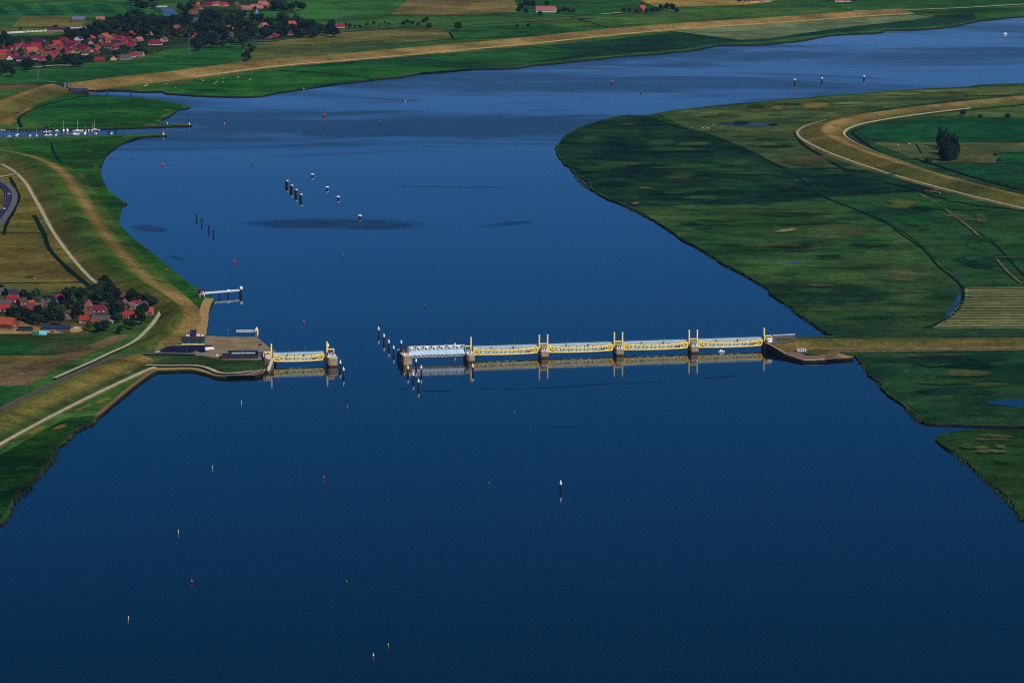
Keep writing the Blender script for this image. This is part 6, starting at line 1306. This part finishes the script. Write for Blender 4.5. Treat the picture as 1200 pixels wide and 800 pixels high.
for px, py, cl, lab in [(823.8, 150.8, PALE, 'white cow, westernmost of the small herd near the meadow pond'), (826.5, 149.8, PALE, 'small white cow, second of the herd near the meadow pond'), (830, 151, PALE, 'white cow in the middle of the pond herd'), (833.3, 152.8, BLK, 'black cow at the front of the pond herd'), (837.3, 152.2, BLK, 'black cow, easternmost of the pond herd'), (836, 147.6, PALE, 'white cow nearest to the meadow pond'),
        (1052.6, 171, PALE, 'bright white cow in the grazed field inside the dike bend'), (1058, 169, BLK, 'first black cow of the herd inside the dike bend'), (1061, 168.6, BLK, 'black cow in the middle of the herd inside the dike bend'), (1063, 170, BLK, 'black cow at the east end of the herd inside the dike bend'), (1065.4, 169.4, PALE, 'pale cow at the east end of the herd inside the dike bend'), (1099, 228.4, BLK, 'black cow by the track below the east dike'), (1101, 226.8, PALE, 'white cow by the track below the east dike'), (33.6, 325.6, BLK, 'black cow in the dry meadow behind the village'), (36.6, 325.2, BLK, 'second black cow in the dry meadow behind the village'), (40.8, 327, PALE, 'white cow in the dry meadow behind the village')]:
    cow(px, py, cl, random.Random(px).uniform(0, 360), lab, 'cows on the meadows')

# ------------------------------------------------------------------ trees
def crown_mesh(seed, lobes, n, leaf, flat=1.):
    """leaf clumps spread through several lobes, thinner towards the rim, so sky and field show through the edge"""
    r_ = random.Random(seed); vs, fs, tone = [], [], []
    tot = sum(l[3]**2 for l in lobes)
    for cx, cy, cz, rad in lobes:
        for k in range(int(n*rad**2/tot)):
            a, u = r_.uniform(0, 2*PI), r_.uniform(-1, 1); rr = rad*(r_.random()**.38)*(1+.16*mnoise.noise(Vector((cx+math.cos(a)*2, cy+math.sin(a)*2, u*2+seed))))
            q = math.sqrt(1-u*u); p = Vector((cx+rr*q*math.cos(a), cy+rr*q*math.sin(a), cz+rr*u*flat))
            nn = (Vector((q*math.cos(a), q*math.sin(a), u))+Vector((r_.gauss(0, .5), r_.gauss(0, .5), r_.gauss(0, .5)+.3))).normalized()
            t1 = nn.orthogonal().normalized(); t2 = nn.cross(t1); s_ = leaf*r_.uniform(.6, 1.35); o_ = len(vs); t0 = r_.random()
            for i in range(5):
                b = 2*PI*i/5+r_.uniform(-.4, .4); k2 = s_*r_.uniform(.6, 1.1); vs.append(tuple(p+(t1*math.cos(b)+t2*math.sin(b))*k2+nn*r_.gauss(0, .1*s_)))
            fs.append(tuple(range(o_, o_+5))); tone += [t0]*5
    m_ = bpy.data.meshes.new('crown'); m_.from_pydata(vs, [], fs); m_.update(); attr(m_, 'tone', tone, 'FLOAT'); return m_
def tree_proto(name, seed, H, W, mat, kind='round'):
    t = thing(name, 'x', 'tree'); r_ = random.Random(seed*3+1)
    if kind == 'round': lobes = [(0, 0, H*.62, W*.36)] + [(math.cos(a)*W*.26, math.sin(a)*W*.26, H*(.45+.3*r_.random()), W*r_.uniform(.2, .29)) for a in [2*PI*i/7+r_.uniform(-.3, .3) for i in range(7)]] + [(r_.gauss(0, W*.08), r_.gauss(0, W*.08), H*.84, W*.2)]
    elif kind == 'poplar': lobes = [(r_.gauss(0, W*.06), r_.gauss(0, W*.06), H*(.16+.78*i/7), W*(.5, .54, .52, .48, .42, .36, .26, .16)[i]*.9) for i in range(8)]
    else: lobes = [(math.cos(a)*W*.22, math.sin(a)*W*.22, H*.5, W*.3) for a in (0, 2.1, 4.2)]
    me_ = crown_mesh(seed, lobes, 900 if kind == 'round' else (900 if kind == 'poplar' else 260), .85 if kind != 'bush' else .6); me_.materials.append(mat)
    o = bpy.data.objects.new('crown', me_); C.objects.link(o); o.parent = t
    m = MB(); m.cyl((0, 0, -.4), (.15, .1, H*.45), W*.035+.12, W*.022+.06, 7)
    for i in range(5):
        a = 2*PI*i/5+.3; m.cyl((.1, .1, H*(.25+.04*i)), (math.cos(a)*W*.26, math.sin(a)*W*.26, H*(.55+.05*i)), W*.014+.05, .04, 5)
    m.build('trunk', M_BARK, t); return t
TP = [tree_proto('broadleaf_tree', s, 12+1.4*(s % 3), 11.5+.8*(s % 2), M_LEAF if s != 4 else M_LEAF2) for s in (1, 2, 3, 4)]
PO = tree_proto('poplar_tree', 9, 24, 11, M_LEAF, 'poplar'); BU_ = tree_proto('bush', 12, 4, 7, M_LEAF, 'bush'); tused = set()
rt = random.Random(77)
def tree(px, py, s, label, group=None, proto=None, zc=6.5, sz=1.):
    pr = proto or TP[rt.choice([0, 1, 2, 0, 1, 2, 3])]; g = P(px, py, ZL+zc*s)
    o = pr if pr.name not in tused else dup(pr, g); tused.add(pr.name)
    o.location = (g.x, g.y, ZL); o.rotation_euler = (0, 0, rt.uniform(0, 6.28)); o.scale = (s*rt.uniform(.9, 1.1), s*rt.uniform(.9, 1.1), s*sz*rt.uniform(.9, 1.1))
    o['label'] = label; o['category'] = 'bush' if pr is BU_ else 'tree'
    if group: o['group'] = group
    elif 'group' in o: del o['group']
    return o
def inside(poly, x, y):
    c = False
    for i in range(len(poly)):
        (x1, y1), (x2, y2) = poly[i-1], poly[i]
        if (y1 > y) != (y2 > y) and x < (x2-x1)*(y-y1)/(y2-y1)+x1: c = not c
    return c
TAKEN = [(h[0], h[1]) for h in HF]
def wood(poly, n, s, label, group, gap=4.6, clear=4.5):
    xs = [p[0] for p in poly]; ys = [p[1] for p in poly]; k = tries = 0; pl_ = []
    while k < n and tries < 4000:
        tries += 1; x, y = rt.uniform(min(xs), max(xs)), rt.uniform(min(ys), max(ys))
        if not inside(poly, x, y) or any((x-a)**2+((y-b)*2.6)**2 < gap**2 for a, b in pl_) or any(abs(x-a) < clear+1.5 and -1.5 < y-b < 5.5 for a, b in TAKEN): continue
        pl_.append((x, y)); tree(x, y, s*rt.uniform(.95, 1.5), label, group); k += 1
wood([(108, 27), (122, 21), (142, 17), (168, 16), (190, 19), (206, 20), (208, 42), (176, 42), (168, 36), (140, 38), (122, 38)], 48, 1.05, 'dark round tree in the dense wood west of the canal', 'trees of the wood west of the canal')
wood([(206, 8), (212, 1), (226, 3), (240, 13), (252, 12), (260, 20), (252, 40), (234, 50), (208, 42), (207, 22)], 38, 1.05, 'dark round tree in the wood east of the canal', 'trees of the wood east of the canal')
wood([(260, 18), (300, 16), (340, 20), (345, 36), (320, 40), (292, 45), (262, 54), (232, 55), (228, 47), (252, 42), (262, 30)], 46, 1.0, 'dark tree between the houses around the blue spire', 'trees around the blue spire')
wood([(350, 27), (372, 27.5), (394, 28), (394, 37), (372, 40), (346, 42)], 18, 1.0, 'tree in the roadside clump west of the road mast', 'roadside clump of trees')
wood([(322, 2), (356, 5), (358, 10), (322, 10)], 9, .95, 'tree in the small dark grove at the top beyond the spire', 'small dark grove at the top')
wood([(66, 66), (100, 58), (110, 66), (104, 75), (66, 75), (30, 82), (16, 80), (24, 73), (40, 73)], 20, .8, 'garden tree along the south edge of the far village', 'garden trees of the far village', clear=2.5)
wood([(118, 60), (160, 55), (174, 60), (166, 64), (122, 64)], 9, .8, 'tree in the hedge row behind the small crimson houses', 'hedge row of trees in the far village', clear=2.5)
wood([(78, 35), (105, 33), (124, 35), (124, 42), (78, 43)], 15, .95, 'tree in the belt between long grey shed and red roofs', 'tree belt behind the red roofs')
wood([(-4, 42), (12, 44), (17, 52), (-4, 50)], 5, .9, 'tree in the clump beside the caravan row end', 'clump at the caravan row end')
wood([(-4, 72), (14, 74), (20, 84), (-4, 90)], 7, .9, 'tree around the thatched taupe house', 'trees around the taupe house', clear=2)
wood([(10, 57), (118, 50), (122, 62), (60, 70), (10, 66)], 9, .65, 'small tree between red roofs of the far village', 'small trees between the red roofs', clear=2.0)
wood([(136, -3), (178, -2), (184, 7), (168, 9), (150, 5)], 10, .95, 'tree in the clump at the top beside the canal', 'clump at the top beside the canal')
for k, (px, py, s) in enumerate([(288, 70.5, .9), (291, 67.5, .85), (286, 66, .8), (290, 62.5, .85), (294.6, 60, .85), (297.5, 56.6, .85), (292, 54.6, .7), (286, 53.6, .7)]): tree(px, py, s, 'dark tree in the curving row that ends at the far dike', 'curving tree row by the far dike')
for lab, grp, pts in [('small tree along the road east of the road mast', 'small roadside trees', [(405, 30, .6), (410, 31, .7), (416, 31, .5), (422, 31.5, .5), (430, 29.6, .75), (438, 27.2, .65), (445, 29, .4), (451, 27.4, .45), (455.6, 28, .4)]), ('conifer-dark tree in the pair of small clumps on the road', 'two small clumps on the road', [(473, 27, .7), (478, 26, .75), (483, 26.6, .75), (490, 28.4, .5), (496.6, 24.4, .75), (500, 24, .8)])]:
    for px, py, s in pts: tree(px, py, s, lab, grp)
tree(503, 31, .95, 'round dark tree on the field side of the road bend'); tree(537, 31.4, 1.15, 'wide solitary tree in the green field below the far road'); tree(606, 31, .65, 'western one of two small trees below the long pink barn'); tree(619, 30.6, .7, 'eastern one of two small trees below the long pink barn')
for px, py, s in [(611, 8, 1.1), (617, 5.6, 1.2), (624, 6, 1.1), (608, 13, .9), (616, 13.6, .9), (633, 16.2, .8), (641, 4, .8), (655, 12.8, .9), (661, 12, 1), (667, 12.6, 1.), (672, 13.6, .8)]: tree(px, py, s, 'dark tree sheltering the long pink farm barn', 'trees around the pink farm barn')
for k in range(8): tree(674.5+k*3.4, 17.2-k*.12, .28, 'tiny round tree in the short avenue east of the pink barn', 'short avenue of tiny trees')
for px, py, s in [(731, 12.6, .75), (737.6, 13, .75), (746, 14, .6), (758, 13, .8), (764, 12, .9), (770, 11.6, .9), (775, 9.6, .95), (781, 8.6, 1.05), (788, 9.6, 1.05), (793, 12, .8), (753, 6.6, .6)]: tree(px, py, s, 'dark tree in the belt around the orange farmhouse', 'trees around the orange farmhouse')
for k, (px, py) in enumerate([(866, 1), (873, 0), (880, -1.4), (972, -.6), (1002, -1.6)]): tree(px, py, .8, 'dark tree at the top edge beside the farm roofs', 'trees at the top edge')
# near village
NT = [(2, 336.6, .55), (27, 346, .8), (34, 347.6, .8), (42, 345, .95), (55, 350.6, .9), (61, 357, .8), (13, 368, 1), (22, 368, 1.05), (32.6, 368.6, 1.05), (45, 366, .9), (52, 366, .95), (58, 371, 1.0), (66, 368.6, 1.), (70.6, 374, .95), (45, 374.6, .8), (80.6, 347, 1.1), (88, 343.4, 1.15), (95, 347, 1.1), (86, 355, 1.), (75.6, 357, .95), (72, 363, .9), (89, 367, .9), (92.6, 360.6, .9), (102, 345, 1.1), (109, 342, 1.15), (117, 337.4, 1.2), (124, 333.6, 1.3), (129, 341, 1.15), (116, 349, 1.1), (135, 342.6, 1.1), (127.6, 352, 1.1), (133, 358, .9), (140, 362.6, 1.), (132.6, 366.6, .9), (138, 371, .95), (155, 345.4, 1.1), (160.6, 350, .95), (172, 350.4, .95), (179.6, 352.6, .95), (163.6, 368, 1.), (168.6, 362.6, .9), (165.6, 373.6, .95), (148, 378.6, .7), (105, 381.6, .75), (122, 381, .95), (115, 384, .8), (139.6, 386.6, .6), (154.6, 380.6, .75), (110, 350, .9), (98, 354, .8), (18, 373, .8), (38, 373.4, .8)]
LMK = [(14, 350, 'crimson gable house'), (37, 352.6, 'tiny orange shed'), (33, 361, 'solar panel roof'), (45.6, 358.6, 'taupe and white house'), (68, 349.4, 'lone steep crimson house'), (80, 369, 'half hidden brown house'), (103, 362, 'church tower'), (118, 374, 'big grey farmhouse'), (150.6, 368.4, 'vivid red hipped roof'), (146.8, 346.6, 'large taupe barn'), (162, 353.4, 'small crimson cottage'), (175.4, 363.4, 'orange cottage'), (5, 377.6, 'large orange barn'), (66, 384, 'dark greenhouse'), (53.6, 354, 'long white shed')]
seen_ = {}
for px, py, s in sorted(NT):
    L_ = min(LMK, key=lambda k: (k[0]-px)**2+((k[1]-py)*1.5)**2); dx_, dy_ = px-L_[0], py-L_[1]
    w_ = ('west of' if dx_ < 0 else 'east of') if abs(dx_) > abs(dy_)*1.5 else ('behind' if dy_ < 0 else 'in front of')
    k_ = seen_[(w_, L_[2])] = seen_.get((w_, L_[2]), 0)+1
    tree(px, py, s, f'dark leafy village tree {w_} the {L_[2]}'+('' if k_ == 1 else f', {["", "", "second", "third", "fourth", "fifth", "sixth", "seventh"][k_]} from the west'), 'trees of the near village')
tree(6.4, 338, .62, 'narrow dark tree behind the slate roofed house', None, PO, 12, .62); tree(27.4, 344.6, .4, 'short narrow tree behind the crimson gable house', None, PO, 12, .7)
for k, (px, py) in enumerate([(1102, 172), (1107, 174.4), (1112, 176.6), (1117, 179), (1120.4, 183), (1112.6, 183), (1107, 181), (1118, 188), (1111, 189.4), (1105, 188)]):
    o = tree(px, py, rt.uniform(1.05, 1.2), 'tall dark poplar in the dense stand inside the east dike bend', 'poplars inside the dike bend', PO, 0.)
tree(1128.6, 136.4, .8, 'small round tree at the foot of the east dike', None, None, 0); tree(1148.6, 137.6, 1.05, 'low bush, middle one of the dark three by the east dike ditch', None, BU_, 0); tree(1181, 137.8, 1.4, 'wide low bush on the polder field boundary', None, BU_, 0); tree(1087.6, 190.6, 1.7, 'wide low bush at the foot of the poplar stand', None, BU_, 0); tree(1167, 182.6, 1., 'small bush on the grazed field corner, upper one', None, BU_, 0); tree(1171.4, 189.6, 1.1, 'small bush on the grazed field corner, lower one', None, BU_, 0)
for px, py, s, lab in [(24, 35, .8, 'bush on the hedge below the stubble field, western one'), (65, 32.4, 1.1, 'round bush at the end of the long plum stable'), (232, 60, .6, 'small bush on the lane, eastern one'), (224, 60.6, .6, 'small bush on the lane beside the mast')]: tree(px, py, s*1.2, lab, None, BU_, 0)
